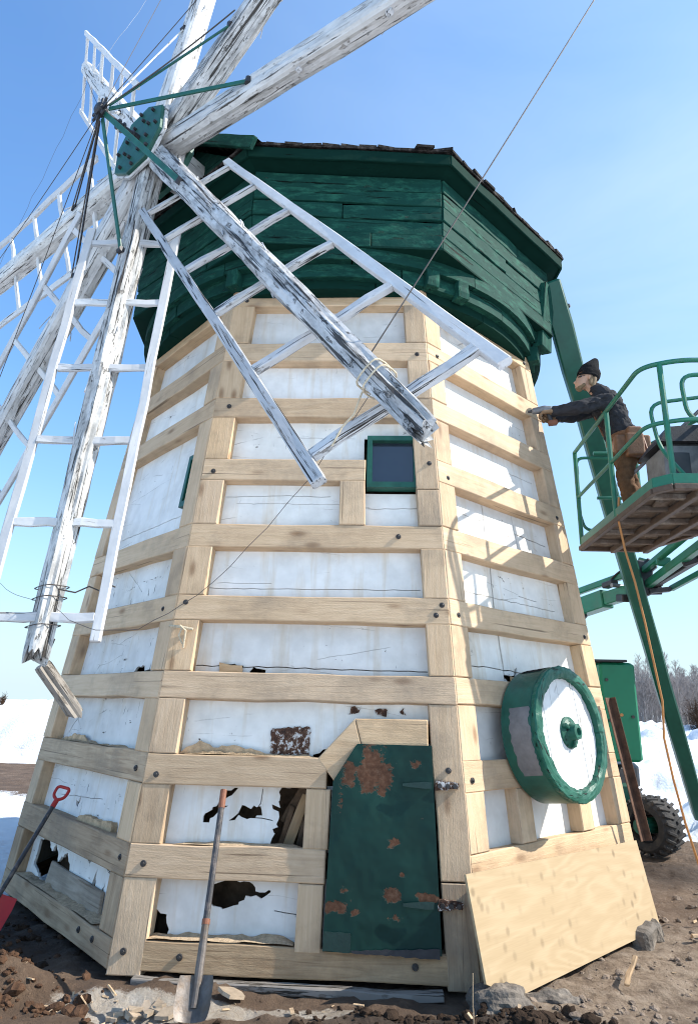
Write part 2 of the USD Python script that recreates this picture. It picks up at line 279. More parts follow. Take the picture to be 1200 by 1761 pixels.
M['white_batten'] = old_paint('white_batten', (.63, .63, .635), (.36, .33, .30), scuff=(.50, .50, .50), cov=.65, cstart=.63, cscale=(1.0, 34, 34), patch=5.0, bump=.5)
M['worn_batten'] = old_paint('worn_batten', (.55, .55, .56), (.24, .23, .22), cov=.60, cstart=.57, cscale=(1.0, 42, 42), patch=7.0, scuff=(.42, .42, .42), bump=.7)
M['driftwood'] = old_paint('driftwood', (.26, .235, .21), (.15, .13, .11), cov=.55, cstart=.57, cscale=(1.0, 24, 24), patch=4.0)
M['cap_green'] = old_paint('old_green_boards', (.007, .050, .039), (.045, .075, .062), crack=(.004, .008, .006), cov=.645, cstart=.625, cscale=(1.0, 22, 22), rough=.75, scuff=(.030, .150, .100), patch=5.0, bump=1.1, spec=.10)
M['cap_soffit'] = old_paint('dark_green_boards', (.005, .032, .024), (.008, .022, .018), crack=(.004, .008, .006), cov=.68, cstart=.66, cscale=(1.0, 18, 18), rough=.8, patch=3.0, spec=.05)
M['rim_green'] = old_paint('rough_green_rim', (.011, .095, .062), (.008, .02, .015), crack=(.005, .008, .006), cov=.66, cstart=.61, cscale=(7, 16, 16), rough=.45, scuff=(.05, .2, .14), patch=5.0, bump=1.0)
M['door_green'] = plain('door_green', (.005, .028, .022), rough=.42, var=.22, scale=5.0, bump=.2)
M['wheel_white'] = old_paint('white_boards', (.80, .80, .80), (.42, .40, .37), chips=14.0, cov=.68, cstart=.64, cscale=(22, 1.2, 20), patch=4.0, bump=.4)
M['plate_green'] = plain('plate_green', (.010, .075, .052), rough=.45, var=.3, scale=8)
M['lift_green'] = plain('lift_green', (.014, .135, .080), rough=.38, var=.18, scale=6, bump=.08, dirt=(.03, .12, .075))
M['lift_bright'] = plain('lift_bright_green', (.005, .15, .075), rough=.45, var=.08, scale=5, bump=.05)
M['pole_green'] = plain('pole_green', (.007, .07, .047), rough=.45, var=.2, scale=5, bump=.1)
M['grime'] = plain('grimy_wood', (.10, .075, .058), rough=.85, var=.4, scale=7, bump=.5, dirt=(.22, .19, .16))
M['brown_steel'] = plain('brown_steel', (.085, .055, .038), rough=.6, var=.35, scale=12, bump=.2)
M['dark_steel'] = plain('dark_steel', (.030, .030, .034), rough=.5, metal=.2, var=.3, scale=15)
M['grey_steel'] = plain('grey_steel', (.16, .16, .165), rough=.45, metal=.3, var=.25, scale=12)
M['rust'] = plain('rusty_steel', (.10, .05, .03), rough=.85, var=.45, scale=16, bump=.5)
M['bolt'] = plain('bolt_steel', (.055, .05, .048), rough=.5, metal=.5, var=.4, scale=40)
M['wire'] = plain('thin_wire', (.07, .06, .055), rough=.6, metal=.3)
M['pale_wire'] = plain('pale_wire', (.55, .55, .55), rough=.6)
M['rope'] = plain('pale_rope', (.5, .42, .3), rough=.9, var=.3, scale=60)
M['orange_cord'] = plain('orange_cord', (.42, .19, .06), rough=.6, var=.15)
M['rubber'] = plain('tyre_rubber', (.022, .021, .021), rough=.85, var=.35, scale=14, bump=.4, dirt=(.05, .043, .037))
M['black'] = plain('black_knit', (.014, .014, .015), rough=.95, var=.3, scale=60, bump=.6, spec=.1)
M['jacket'] = plain('charcoal_cloth', (.030, .030, .034), rough=.9, var=.25, scale=20, bump=.5, spec=.15)
M['jeans'] = plain('brown_trousers', (.125, .068, .036), rough=.9, var=.3, scale=16, bump=.5, spec=.15)
M['leather'] = plain('tan_leather', (.17, .078, .036), rough=.65, var=.3, scale=18, bump=.3)
M['glove'] = plain('work_glove', (.20, .125, .07), rough=.85, var=.3, scale=30, bump=.4)
M['skin'] = plain('skin', (.42, .25, .17), rough=.55, var=.08, scale=30, bump=.05)
M['hair'] = plain('brown_hair', (.20, .135, .075), rough=.7, var=.35, scale=60, bump=.7)
M['boot'] = plain('boot_leather', (.07, .04, .022), rough=.7, var=.3, scale=20)
M['glasses'] = plain('dark_glasses', (.01, .01, .012), rough=.2, var=.1, bump=0)
M['red'] = plain('red_plastic', (.36, .018, .014), rough=.42, var=.15, scale=8, bump=.05)
M['shovel_handle'] = plain('dark_handle', (.035, .033, .036), rough=.5, var=.35, scale=25, dirt=(.11, .09, .08))
M['wood_handle'] = plain('wood_handle', (.19, .07, .035), rough=.55, var=.25, scale=25)
M['blade_steel'] = plain('shovel_steel', (.13, .112, .10), rough=.5, metal=.35, var=.35, scale=14, dirt=(.12, .085, .06))
M['stone'] = plain('grey_stone', (.115, .098, .082), rough=.9, var=.5, scale=9, bump=.9, dirt=(.22, .185, .15))
M['clod'] = plain('mud_clod', (.075, .042, .026), rough=.95, var=.5, scale=20, bump=.7, spec=.1)
M['clod_dark'] = plain('dark_clod', (.035, .023, .016), rough=.95, var=.5, scale=20, bump=.7, spec=.1)
M['clod_pale'] = plain('pale_clod', (.20, .155, .12), rough=.95, var=.4, scale=20, bump=.7, spec=.1)
M['chip'] = plain('wood_chip', (.45, .32, .2), rough=.85, var=.4, scale=20)
M['sawdust'] = plain('sawdust', (.47, .35, .23), rough=.95, var=.35, scale=35, bump=.9, spec=.1)
M['fibre'] = plain('torn_fibreboard', (.46, .33, .205), rough=.95, var=.35, scale=14, bump=.8, spec=.1)
M['bark'] = plain('grey_bark', (.24, .215, .20), rough=.95, var=.35, scale=3, bump=.2, spec=.1)
M['twig'] = plain('grey_twig', (.27, .235, .22), rough=.95, var=.3, scale=3, bump=0, spec=.1)  # distance haze put into the colour: grey lightened for the far crowns
M['shrub'] = plain('dry_shrub', (.06, .035, .022), rough=.95, var=.4, scale=8, bump=0, spec=.1)
M['shingle'] = plain('black_shingle', (.020, .018, .017), rough=.95, var=.6, scale=25, bump=.8, dirt=(.075, .065, .058), spec=.1)
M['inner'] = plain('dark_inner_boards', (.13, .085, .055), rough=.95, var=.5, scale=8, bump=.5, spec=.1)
M['bare_patch'] = mat('bare_rusty_patch', {'g': ('geometry', {}), 'n': ('noise_texture', {'scale': 22, 'detail': 9.0, 'roughness': .75}), 'r': ('rgb_ramp', {'ramp': [(.40, (.03, .014, .009)), (.5, (.085, .036, .018)), (.53, (.14, .08, .05)), (.57, (.55, .53, .51))]}),
    'b': ('bump', {'strength': .6, 'distance': .006}), 'p': ('principled_bsdf', {'roughness': .9})}, [('g.position', 'n.vector'), ('n.fac', 'r.fac'), ('r.color', 'p.base_color'), ('n.fac', 'b.height'), ('b.normal', 'p.normal')])
M['glass'] = mat('window_glass', {'p': ('principled_bsdf', {'base_color': (.012, .018, .028), 'roughness': .06, 'specular_ior_level': .8, 'coat_weight': .6})}, [])
M['screen'] = plain('dark_screen', (.03, .034, .04), rough=.25, var=.15)
M['door'] = mat('door_paint', {
    'w': ('attribute', {'attribute': 'wear'}), 'a': ('attribute', {'attribute': 'gc'}), 'n': ('noise_texture', {'scale': 9.0, 'detail': 10.0, 'roughness': .72}), 'ns': ('math', {'math_type': 'multiply_add', 'value2': 2.2, 'value3': -1.1}),
    'ad': ('math', {'math_type': 'add'}), 'r': ('rgb_ramp', {'ramp': [(.49, (0, 0, 0)), (.53, (1, 1, 1))]}),
    'n2': ('noise_texture', {'scale': 26.0, 'detail': 8.0, 'roughness': .7}), 'r2': ('rgb_ramp', {'ramp': [(.3, (.05, .024, .015)), (.5, (.10, .047, .027)), (.68, (.15, .085, .054))]}),
    'n3': ('noise_texture', {'scale': 3.0, 'detail': 7.0, 'roughness': .6}), 'r3': ('rgb_ramp', {'ramp': [(.3, (.003, .022, .017)), (.6, (.005, .034, .026)), (.8, (.011, .052, .040))]}),
    'm': ('mix_color', {}), 'mi': ('math', {'math_type': 'multiply', 'value2': -1.0}), 'b': ('bump', {'strength': .6, 'distance': .006}), 'ro': ('rgb_ramp', {'ramp': [(0, (.5, .5, .5)), (1, (.9, .9, .9))]}), 'p': ('principled_bsdf', {'specular_ior_level': .2})},
    [('a.vector', 'n.vector'), ('n.fac', 'ns.value1'), ('ns.value', 'ad.value1'), ('w.fac', 'ad.value2'), ('ad.value', 'r.fac'), ('a.vector', 'n2.vector'), ('n2.fac', 'r2.fac'), ('a.vector', 'n3.vector'), ('n3.fac', 'r3.fac'),
     ('r.color', 'm.fac'), ('r3.color', 'm.a'), ('r2.color', 'm.b'), ('m.result', 'p.base_color'), ('r.color', 'mi.value1'), ('mi.value', 'b.height'), ('b.normal', 'p.normal'), ('r.color', 'ro.fac'), ('ro.color', 'p.roughness')])
M['plywood'] = mat('plywood', {
    'a': ('attribute', {'attribute': 'gc'}), 'mw': ('mapping', {'scale': (.65, 3.4, 1)}), 'nw': ('noise_texture', {'scale': 1.3, 'detail': 2.0, 'distortion': .6}), 'wv': ('math', {'math_type': 'multiply', 'value2': 46.0}), 'sn': ('math', {'math_type': 'sine'}),
    'rw': ('rgb_ramp', {'ramp': [(0, (.40, .295, .175)), (.5, (.415, .308, .185)), (1, (.44, .33, .203))]}), 'hf': ('math', {'math_type': 'multiply_add', 'value2': .5, 'value3': .5}),
    'mk': ('mapping', {'scale': (9.5, 7.2, 1), 'rotation': (0, 0, .25)}), 'v': ('voronoi_texture', {'dimensions': '2D', 'scale': 1.0, 'randomness': .9}), 'rk': ('rgb_ramp', {'ramp': [(0, (.62, .62, .62)), (.12, (.5, .5, .5)), (.2, (.15, .15, .15)), (.27, (0, 0, 0))]}),
    'nz': ('noise_texture', {'scale': 1.7, 'detail': 2.0}), 'rz': ('rgb_ramp', {'ramp': [(.42, (0, 0, 0)), (.54, (1, 1, 1))]}), 'mm': ('math', {'math_type': 'multiply'}), 'vs': ('separate_xyz', {}), 'vr': ('map_range', {'from_min': .12, 'from_max': .9, 'to_min': 0.0, 'to_max': 1.35, 'clamp': True}), 'mm2': ('math', {'math_type': 'multiply'}), 'mk2': ('mix_color', {'b': (.20, .145, .085)}),
    'mf': ('mapping', {'scale': (4, 90, 10)}), 'nf': ('noise_texture', {'scale': 2.0, 'detail': 4.0}), 'rf': ('rgb_ramp', {'ramp': [(.3, (.94, .93, .91)), (.6, (1, 1, 1))]}), 'mu': ('mix_color', {'blend_type': 'multiply', 'fac': 1.0}), 'p': ('principled_bsdf', {'roughness': .7, 'specular_ior_level': .25})},
    [('a.vector', 'mw.vector'), ('mw.vector', 'nw.vector'), ('nw.fac', 'wv.value1'), ('wv.value', 'sn.value1'), ('sn.value', 'hf.value1'), ('hf.value', 'rw.fac'), ('a.vector', 'mk.vector'), ('mk.vector', 'v.vector'), ('v.distance', 'rk.fac'),
     ('a.vector', 'nz.vector'), ('nz.fac', 'rz.fac'), ('rk.color', 'mm.value1'), ('rz.color', 'mm.value2'), ('v.color', 'vs.vector'), ('vs.x', 'vr.value'), ('mm.value', 'mm2.value1'), ('vr.result', 'mm2.value2'), ('mm2.value', 'mk2.fac'), ('rw.color', 'mk2.a'), ('a.vector', 'mf.vector'), ('mf.vector', 'nf.vector'), ('nf.fac', 'rf.fac'), ('mk2.result', 'mu.a'), ('rf.color', 'mu.b'), ('mu.result', 'p.base_color')])
def snow_mat(name, tint, dirt):
    return mat(name, {'g': ('geometry', {}), 'n': ('noise_texture', {'scale': 2.2, 'detail': 8.0, 'roughness': .65}), 'r': ('rgb_ramp', {'ramp': [(.28, dirt), (.42, tint), (.7, tuple(min(1, c*1.05) for c in tint))]}),
        'n2': ('noise_texture', {'scale': 14.0, 'detail': 6.0, 'roughness': .7}), 'b': ('bump', {'strength': .7, 'distance': .05}), 'p': ('principled_bsdf', {'roughness': .6, 'specular_ior_level': .3})},
        [('g.position', 'n.vector'), ('n.fac', 'r.fac'), ('r.color', 'p.base_color'), ('g.position', 'n2.vector'), ('n2.fac', 'b.height'), ('b.normal', 'p.normal')])
M['snow'] = snow_mat('old_snow', (.70, .72, .75), (.42, .40, .39))
M['ground'] = mat('thawing_mud', {
    'g': ('geometry', {}), 's': ('attribute', {'attribute': 'snow'}), 'pl': ('attribute', {'attribute': 'pale'}), 'ic': ('attribute', {'attribute': 'ice'}), 'dk': ('attribute', {'attribute': 'dark'}),
    'n': ('noise_texture', {'scale': 3.0, 'detail': 10.0, 'roughness': .7}), 'r': ('rgb_ramp', {'ramp': [(.25, (.05, .033, .022)), (.5, (.12, .077, .05)), (.75, (.22, .155, .105))]}),
    'n2': ('noise_texture', {'scale': 9.0, 'detail': 9.0, 'roughness': .75}), 'rp': ('rgb_ramp', {'ramp': [(.34, (.10, .066, .045)), (.5, (.25, .185, .13)), (.7, (.37, .295, .225))]}), 'mp': ('mix_color', {}),
    'rd': ('rgb_ramp', {'ramp': [(.35, (.018, .012, .009)), (.65, (.055, .036, .025))]}), 'md': ('mix_color', {}),
    'nt': ('math', {'math_type': 'multiply_add', 'value2': 1.2, 'value3': -.6}), 'sa': ('math', {'math_type': 'add'}), 'rs': ('rgb_ramp', {'ramp': [(.46, (0, 0, 0)), (.56, (1, 1, 1))]}), 'ms': ('mix_color', {'b': (.70, .72, .75)}),
    'ia': ('math', {'math_type': 'add'}), 'ri': ('rgb_ramp', {'ramp': [(.42, (0, 0, 0)), (.58, (1, 1, 1))]}), 'ici': ('rgb_ramp', {'ramp': [(.35, (.30, .235, .17)), (.55, (.46, .41, .35)), (.7, (.6, .58, .55))]}), 'mi': ('mix_color', {}),
    'n3': ('noise_texture', {'scale': 28.0, 'detail': 8.0, 'roughness': .75}), 'hm': ('math', {'math_type': 'add'}), 'b': ('bump', {'strength': 1.0, 'distance': .035}),
    'rr': ('rgb_ramp', {'ramp': [(0, (.85, .85, .85)), (1, (.28, .28, .28))]}), 'p': ('principled_bsdf', {'specular_ior_level': .35})},
    [('g.position', 'n.vector'), ('g.position', 'n2.vector'), ('g.position', 'n3.vector'), ('n.fac', 'r.fac'), ('n2.fac', 'rp.fac'), ('pl.fac', 'mp.fac'), ('r.color', 'mp.a'), ('rp.color', 'mp.b'),
     ('n2.fac', 'rd.fac'), ('dk.fac', 'md.fac'), ('mp.result', 'md.a'), ('rd.color', 'md.b'),
     ('n2.fac', 'nt.value1'), ('nt.value', 'sa.value1'), ('s.fac', 'sa.value2'), ('sa.value', 'rs.fac'), ('rs.color', 'ms.fac'), ('md.result', 'ms.a'),
     ('nt.value', 'ia.value1'), ('ic.fac', 'ia.value2'), ('ia.value', 'ri.fac'), ('n.fac', 'ici.fac'), ('ri.color', 'mi.fac'), ('ms.result', 'mi.a'), ('ici.color', 'mi.b'), ('mi.result', 'p.base_color'),
     ('n3.fac', 'hm.value1'), ('n2.fac', 'hm.value2'), ('hm.value', 'b.height'), ('b.normal', 'p.normal'), ('ri.color', 'rr.fac'), ('rr.color', 'p.roughness')])

# ------------------------------------------------------------------ the ground
def graded(a, b, step, far, n):
    mid = np.arange(a, b, step); g = np.geomspace(step*2, far, n)
    return np.concatenate([(a-np.cumsum(np.diff(np.concatenate([[0], g]))))[::-1], mid, b+np.cumsum(np.diff(np.concatenate([[0], g])))])
def sm(x, a, b): t = np.clip((x-a)/(b-a), 0, 1); return t*t*(3-2*t)
def spot(X, Y, x, y, rx, ry, rot=0.0):
    c, s = math.cos(rot), math.sin(rot); u = (X-x)*c+(Y-y)*s; v = -(X-x)*s+(Y-y)*c
    return np.clip(1.35-np.sqrt((u/rx)**2+(v/ry)**2), 0, 1)
def ground_height(X, Y):
    P = np.stack([X, Y, 0*X], -1); near = np.exp(-(np.hypot(X, Y-0)/9)**2)
    z = (meshkit.fbm(P*1.1+20, 3, 3)-.5)*.10+near*(meshkit.fbm(P*5+3, 4, 5)-.5)*.10-.05
    z += near*np.abs(meshkit.fbm(P*13+7, 3, 8)-.5)*.06
    z += .17*spot(X, Y, -1.85, -3.12, .42, .20, .15)*(.6+.8*meshkit.fbm(P*6, 3, 4))       # spoil heap, left front
    z += .06*spot(X, Y, .75, -3.35, .7, .16)+.05*spot(X, Y, 1.55, -3.2, .4, .2)
    z -= .05*spot(X, Y, -.75, -3.25, .55, .16)
    z += .10*sm(X, 3.0, 6.0)*sm(Y, -2, 2)
    z += .10*sm(Y, -3.3, -4.2)*0
    inside = np.hypot(X, Y) < 2.75
    return np.where(inside, np.minimum(z, -.06), z)
def build_ground():
    xs, ys = graded(-4.2, 5.6, .04, 420, 40), graded(-4.3, 3.6, .04, 420, 40)
    X, Y = np.meshgrid(xs, ys); Z = ground_height(X, Y); ny, nx = X.shape
    i = (np.arange(ny-1)[:, None]*nx+np.arange(nx-1)).ravel(); F = np.vstack([np.stack([i, i+1, i+nx+1], 1), np.stack([i, i+nx+1, i+nx], 1)])
    P = np.stack([X, Y, 0*X], -1); n = meshkit.fbm(P*.8+4, 4, 2)
    r = np.hypot(X, Y)
    snow = .75*sm(r, 13, 24)+1.3*spot(X, Y, -5.6, 2.6, 2.6, 1.9, -.6)+1.2*spot(X, Y, -4.0, .3, 1.2, 2.0, -.3)+.9*spot(X, Y, -3.1, -.9, .5, .9, -.3)+.9*spot(X, Y, -9.5, 5.2, 3.0, .9)+.55*spot(X, Y, 4.2, -2.4, .25, .1)+.7*sm(Y, 2.0, 3.2)*sm(X, 4.3, 4.8)+.85*sm(-Y, 4.4, 6.0)  # last term: unseen snow behind the camera, placed to bounce light onto the tower
    pale = 1.1*spot(X, Y, 2.0, -2.75, 1.3, .55, .7)+.9*spot(X, Y, 3.1, -2.0, .7, .9, .6)+.25*sm(X, 2.5, 4)+.4*spot(X, Y, .4, -3.3, .6, .1)
    ice = 1.05*spot(X, Y, -.85, -3.22, .55, .20, -.05)+.8*spot(X, Y, .15, -3.22, .55, .12)
    dark = 1.0*spot(X, Y, .9, -3.32, .75, .2)+.9*spot(X, Y, -2.2, -2.2, .9, .7, .8)+.8*spot(X, Y, -2.9, -1.0, .8, .9)+.8*spot(X, Y, 3.6, .6, 1.0, .6)
    put('ground', (np.stack([X, Y, Z], -1).reshape(-1, 3), F), M['ground'], smooth=True, kind='structure',
        prim=dict(snow=snow.ravel(), pale=np.clip(pale, 0, 1).ravel(), ice=ice.ravel(), dark=np.clip(dark, 0, 1).ravel()))
build_ground()
def snow_bank(name, x0, x1, y0, y1, fn, step, label):
    xs, ys = np.arange(x0, x1, step), np.arange(y0, y1, step); X, Y = np.meshgrid(xs, ys); Z = fn(X, Y); ny, nx = X.shape
    i = (np.arange(ny-1)[:, None]*nx+np.arange(nx-1)).ravel(); F = np.vstack([np.stack([i, i+1, i+nx+1], 1), np.stack([i, i+nx+1, i+nx], 1)])
    put(name, (np.stack([X, Y, Z], -1).reshape(-1, 3), F), M['snow'], smooth=True, kind='structure', label=label)
def bank_right(X, Y):
    P = np.stack([X, Y, 0*X], -1); lump = meshkit.fbm(P*.75+3, 5, 12); fine = meshkit.fbm(P*1.9+9, 5, 13)
    h = (.25+.90*sm(Y-.12*(X-5), 2.4, 8.0))*(.66+.62*lump)+.62*(fine-.5)+.40*spot(X, Y, 7.2, 4.6, .8, .6)+.30*spot(X, Y, 5.6, 3.2, .6, .4)
    return h*sm(Y+.15*(X-4.6), 1.9, 2.7)*sm(X, 3.0, 4.4)*sm(40-X, 0, 6)*sm(26-Y, 0, 6)-.08
snow_bank('snow_bank', 3.0, 40, 1.4, 26, bank_right, .13, 'lumpy ploughed snow bank to the right behind the lift')
def bank_left(X, Y):
    P = np.stack([X, Y, 0*X], -1); lump = meshkit.fbm(P*.55+31, 5, 14); fine = meshkit.fbm(P*2.2+9, 4, 15)
    h = 1.55*sm(Y, 10.2, 12.8)*(.86+.30*lump)+.28*(fine-.5)*sm(Y, 10, 12)
    return h*sm(-X, -1.0, 3)*sm(X+45, 0, 6)*sm(27-Y, 0, 6)-.10
snow_bank('snow_bank', -45, 1, 9.6, 27, bank_left, .16, 'long snow ridge to the left behind the tower')

# ------------------------------------------------------------------ the octagonal tower
K, R0 = .13300, 3.1
TAN = math.tan(math.pi/8); SL = K*math.cos(math.pi/8)
def half(z): return (R0-K*z)*math.sin(math.pi/8)
def TW(az, s, z, out):
    """point(s) of a tower face: s to the right, z up, out along the face's normal"""
    s, z, out = np.broadcast_arrays(np.asarray(s, float), np.asarray(z, float), np.asarray(out, float))
    n = np.array([math.cos(az), math.sin(az), 0]); t = np.array([-n[1], n[0], 0]); nn = np.array([n[0], n[1], SL])/math.hypot(1, SL)
    return n*((R0-K*z)*math.cos(math.pi/8))[..., None]+t*s[..., None]+np.array([0, 0, 1.0])*z[..., None]+nn*out[..., None]
def inset(p, c):
    p = np.asarray(p, float); n = len(p); q = []
    for i in range(n):
        a, b, d = p[i-1], p[i], p[(i+1) % n]; e0, e1 = unit(b-a), unit(d-b); n0, n1 = np.array([-e0[1], e0[0]]), np.array([-e1[1], e1[0]])
        k = c/max(.35, 1+n0 @ n1); q.append(b+(n0+n1)*k)
    return np.array(q)
def slab(az, poly, out=0.0, d=.14, ch=.007, along='s', wob=.0045, step=.35, mitre=True):
    """a timber that lies in a tower face; poly counter-clockwise in (s, z)"""
    poly = [np.asarray(p, float) for p in poly]
    if sum(a[0]*b[1]-b[0]*a[1] for a, b in zip(poly, poly[1:]+poly[:1])) < 0: poly = poly[::-1]
    pts = []
    for a, b in zip(poly, poly[1:]+poly[:1]):
        n = max(1, int(np.linalg.norm(b-a)/step))
        for i in range(n): pts.append(a+(b-a)*i/n+(rng.normal(0, wob, 2) if i else 0))
    pts = np.array(pts); n = len(pts); orig = np.array(poly)
    def ins(c):
        if len(poly) == n: return inset(pts, c)
        ic = inset(orig, c); q = []
        for (a, b), (ia, ib) in zip(zip(poly, poly[1:]+poly[:1]), zip(ic, list(ic[1:])+[ic[0]])):
            k = max(1, int(np.linalg.norm(b-a)/step))
            for i in range(k): q.append(ia+(ib-ia)*i/k)
        q = np.array(q); base = []
        for a, b in zip(poly, poly[1:]+poly[:1]):
            k = max(1, int(np.linalg.norm(b-a)/step))
            for i in range(k): base.append(a+(b-a)*i/k)
        return q+(pts-np.array(base))
    f0 = ins(ch); back = pts.copy()
    if mitre:
        hz = half(pts[:, 1]); edge = np.abs(np.abs(pts[:, 0])-hz) < .03; back[edge, 0] -= np.sign(pts[edge, 0])*(d+.004)*TAN
    tilt = rng.normal(0, .0025); o = out+tilt*0
    L = [np.column_stack([f0, np.full(n, o)]), np.column_stack([pts, np.full(n, o-ch)]), np.column_stack([back, np.full(n, o-d)])]
    A = np.vstack(L+[[[*pts.mean(0), o]]]); V = TW(az, A[:, 0], A[:, 1], A[:, 2]); F = []
    i = np.arange(n); j = (i+1) % n
    F.append(np.stack([i, j, 0*i+3*n], 1))
    for k in (0, 1):
        a, b = i+k*n, j+k*n; F.append(np.stack([a, a+n, b+n], 1)); F.append(np.stack([a, b+n, b], 1))
    off = rng.uniform(0, 60, 3); G = A[:, [0, 1, 2]] if along == 's' else A[:, [1, 0, 2]]
    return V, np.vstack(F), G+off
def sheet(az, poly, out, t, off=None):
    """a flat piece (shapely polygon in s, z) of thickness t whose outer side is at out"""
    m = extrude(poly, t)
    if m is None: return None
    v = np.array(m.vertices); V = TW(az, v[:, 0], v[:, 1], out-t+v[:, 2]); F = np.array(m.faces)
    return V, F, v[:, [0, 1, 2]]+(rng.uniform(0, 60, 3)*np.array([1, 1, 1]) if off is None else off)

AZ = dict(front=-math.pi/2, right=-math.pi/4, left=-3*math.pi/4, far_left=-math.pi, far_right=0.0)
ZT = [5.5195, 4.898, 4.291, 3.673, 3.069, 2.464, 1.876, 1.293, .717, .17]
RH = [.185, .2, .2, .2, .2, .2, .2, .2, .2, .17]
PW, TD, PO = .22, .14, -.115            # post width, timber depth, panel's set-back
PANE = -.14
tower = thing('windmill_tower', 'eight sided white windmill tower with new pine timber framing and green door', 'windmill', (0, 0, 0))
W_IN = dict(front=(.205, .185), right=(.215, .21), left=(.20, .225), far_left=(.2, .2), far_right=(.2, .2))
door_poly = Polygon([(.366, 1.378), (.906, 1.385), (.948, .150), (.189, .145), (.219, 1.143)])
trim_poly = Polygon([(.108, 1.284), (.36, 1.565), (.90, 1.577), (.96, 1.577), (.96, 1.385), (.415, 1.378), (.225, 1.149)])
win_poly = sbox(.405, 3.418, .862, 3.92)
def H_(z): return half(z)-.002
def rail(face, i, s0=None, s1=None, m='timber'):
    az = AZ[face]; z1, z0 = ZT[i], ZT[i]-RH[i]; a0, a1 = (-H_(z0), -H_(z1)) if s0 is None else (s0, s0); b0, b1 = (H_(z0), H_(z1)) if s1 is None else (s1, s1)
    j = rng.normal(0, .003, 4)
    put('rail', slab(az, [(a0, z0+j[0]), (b0, z0+j[1]), (b1, z1+j[2]), (a1, z1+j[3])], out=rng.uniform(-.004, .004), d=TD), M[m], tower)
def post(face, side, z0, z1, w, m='timber'):
    az = AZ[face]; sg = -1 if side == 'l' else 1; g = .0015
    e0, e1 = H_(z0+g), H_(z1-g); p = [(sg*(e0-w), z0+g), (sg*e0, z0+g), (sg*e1, z1-g), (sg*(e1-w), z1-g)]
    put('post', slab(az, p, out=rng.uniform(-.003, .004), d=TD, along='z'), M[m], tower)
def stud(face, p, m='timber', out=0.0):
    put('stud', slab(AZ[face], p, out=out+rng.uniform(-.003, .003), d=TD, along='z', mitre=False), M[m], tower)
rowspan = lambda i: (ZT[i+1], ZT[i]-RH[i])
for face in AZ:
    wl, wr = W_IN[face]
    for i in range(10):
        mt = 'timber_old' if i >= 9 or (face == 'left' and i >= 7) else 'timber'
        if face == 'front':
            if i == 3: rail(face, i, None, .398); continue
            if i == 7: rail(face, i, None, .172); continue
            if i == 8: rail(face, i, None, .188); continue
        if face == 'left' and i == 3: continue
        rail(face, i, m=mt)
    for i in range(9):
        z0, z1 = rowspan(i)
        if face == 'left' and i == 3: continue
        if face == 'left' and i == 2: z0 = ZT[4]
        old = 'timber_old' if i == 8 else 'timber'
        if face == 'front' and i == 8:
            post(face, 'l', -.03, z1, wl+.02, 'timber')                # runs past the sill to the ground
        else: post(face, 'l', z0, z1, wl, old if face != 'right' else 'timber')
        if face == 'front' and i >= 6:
            if i == 6: post(face, 'r', .56, ZT[6]-RH[6], wr+.02)
            if i == 8: post(face, 'r', -.03, .555, wr+.02, 'timber_old')
        elif face == 'front' and i == 3: post(face, 'r', z0, ZT[3]-.28, wr); post(face, 'r', ZT[3]-.277, ZT[2]-RH[2]-.0, wr-.0)
        elif face == 'front' and i == 2: pass
        else: post(face, 'r', z0, z1, wr, old if face != 'right' else 'timber')
stud('front', [(.19, 3.072), (.405, 3.072), (.395, 3.47), (.185, 3.47)])
stud('front', [(.03, .72), (.20, .72), (.205, 1.09), (.035, 1.09)])
stud('front', [(.01, .135), (.178, .135), (.182, .515), (.014, .515)])
stud('front', [(.70, 3.072), (.84, 3.072), (.84, 3.41), (.70, 3.41)], out=-.02) if False else None
for p in ([(-.52, .72), (-.34, .72), (-.33, 1.09), (-.51, 1.09)], [(.33, .72), (.52, .72), (.52, 1.09), (.34, 1.09)]): stud('right', p)
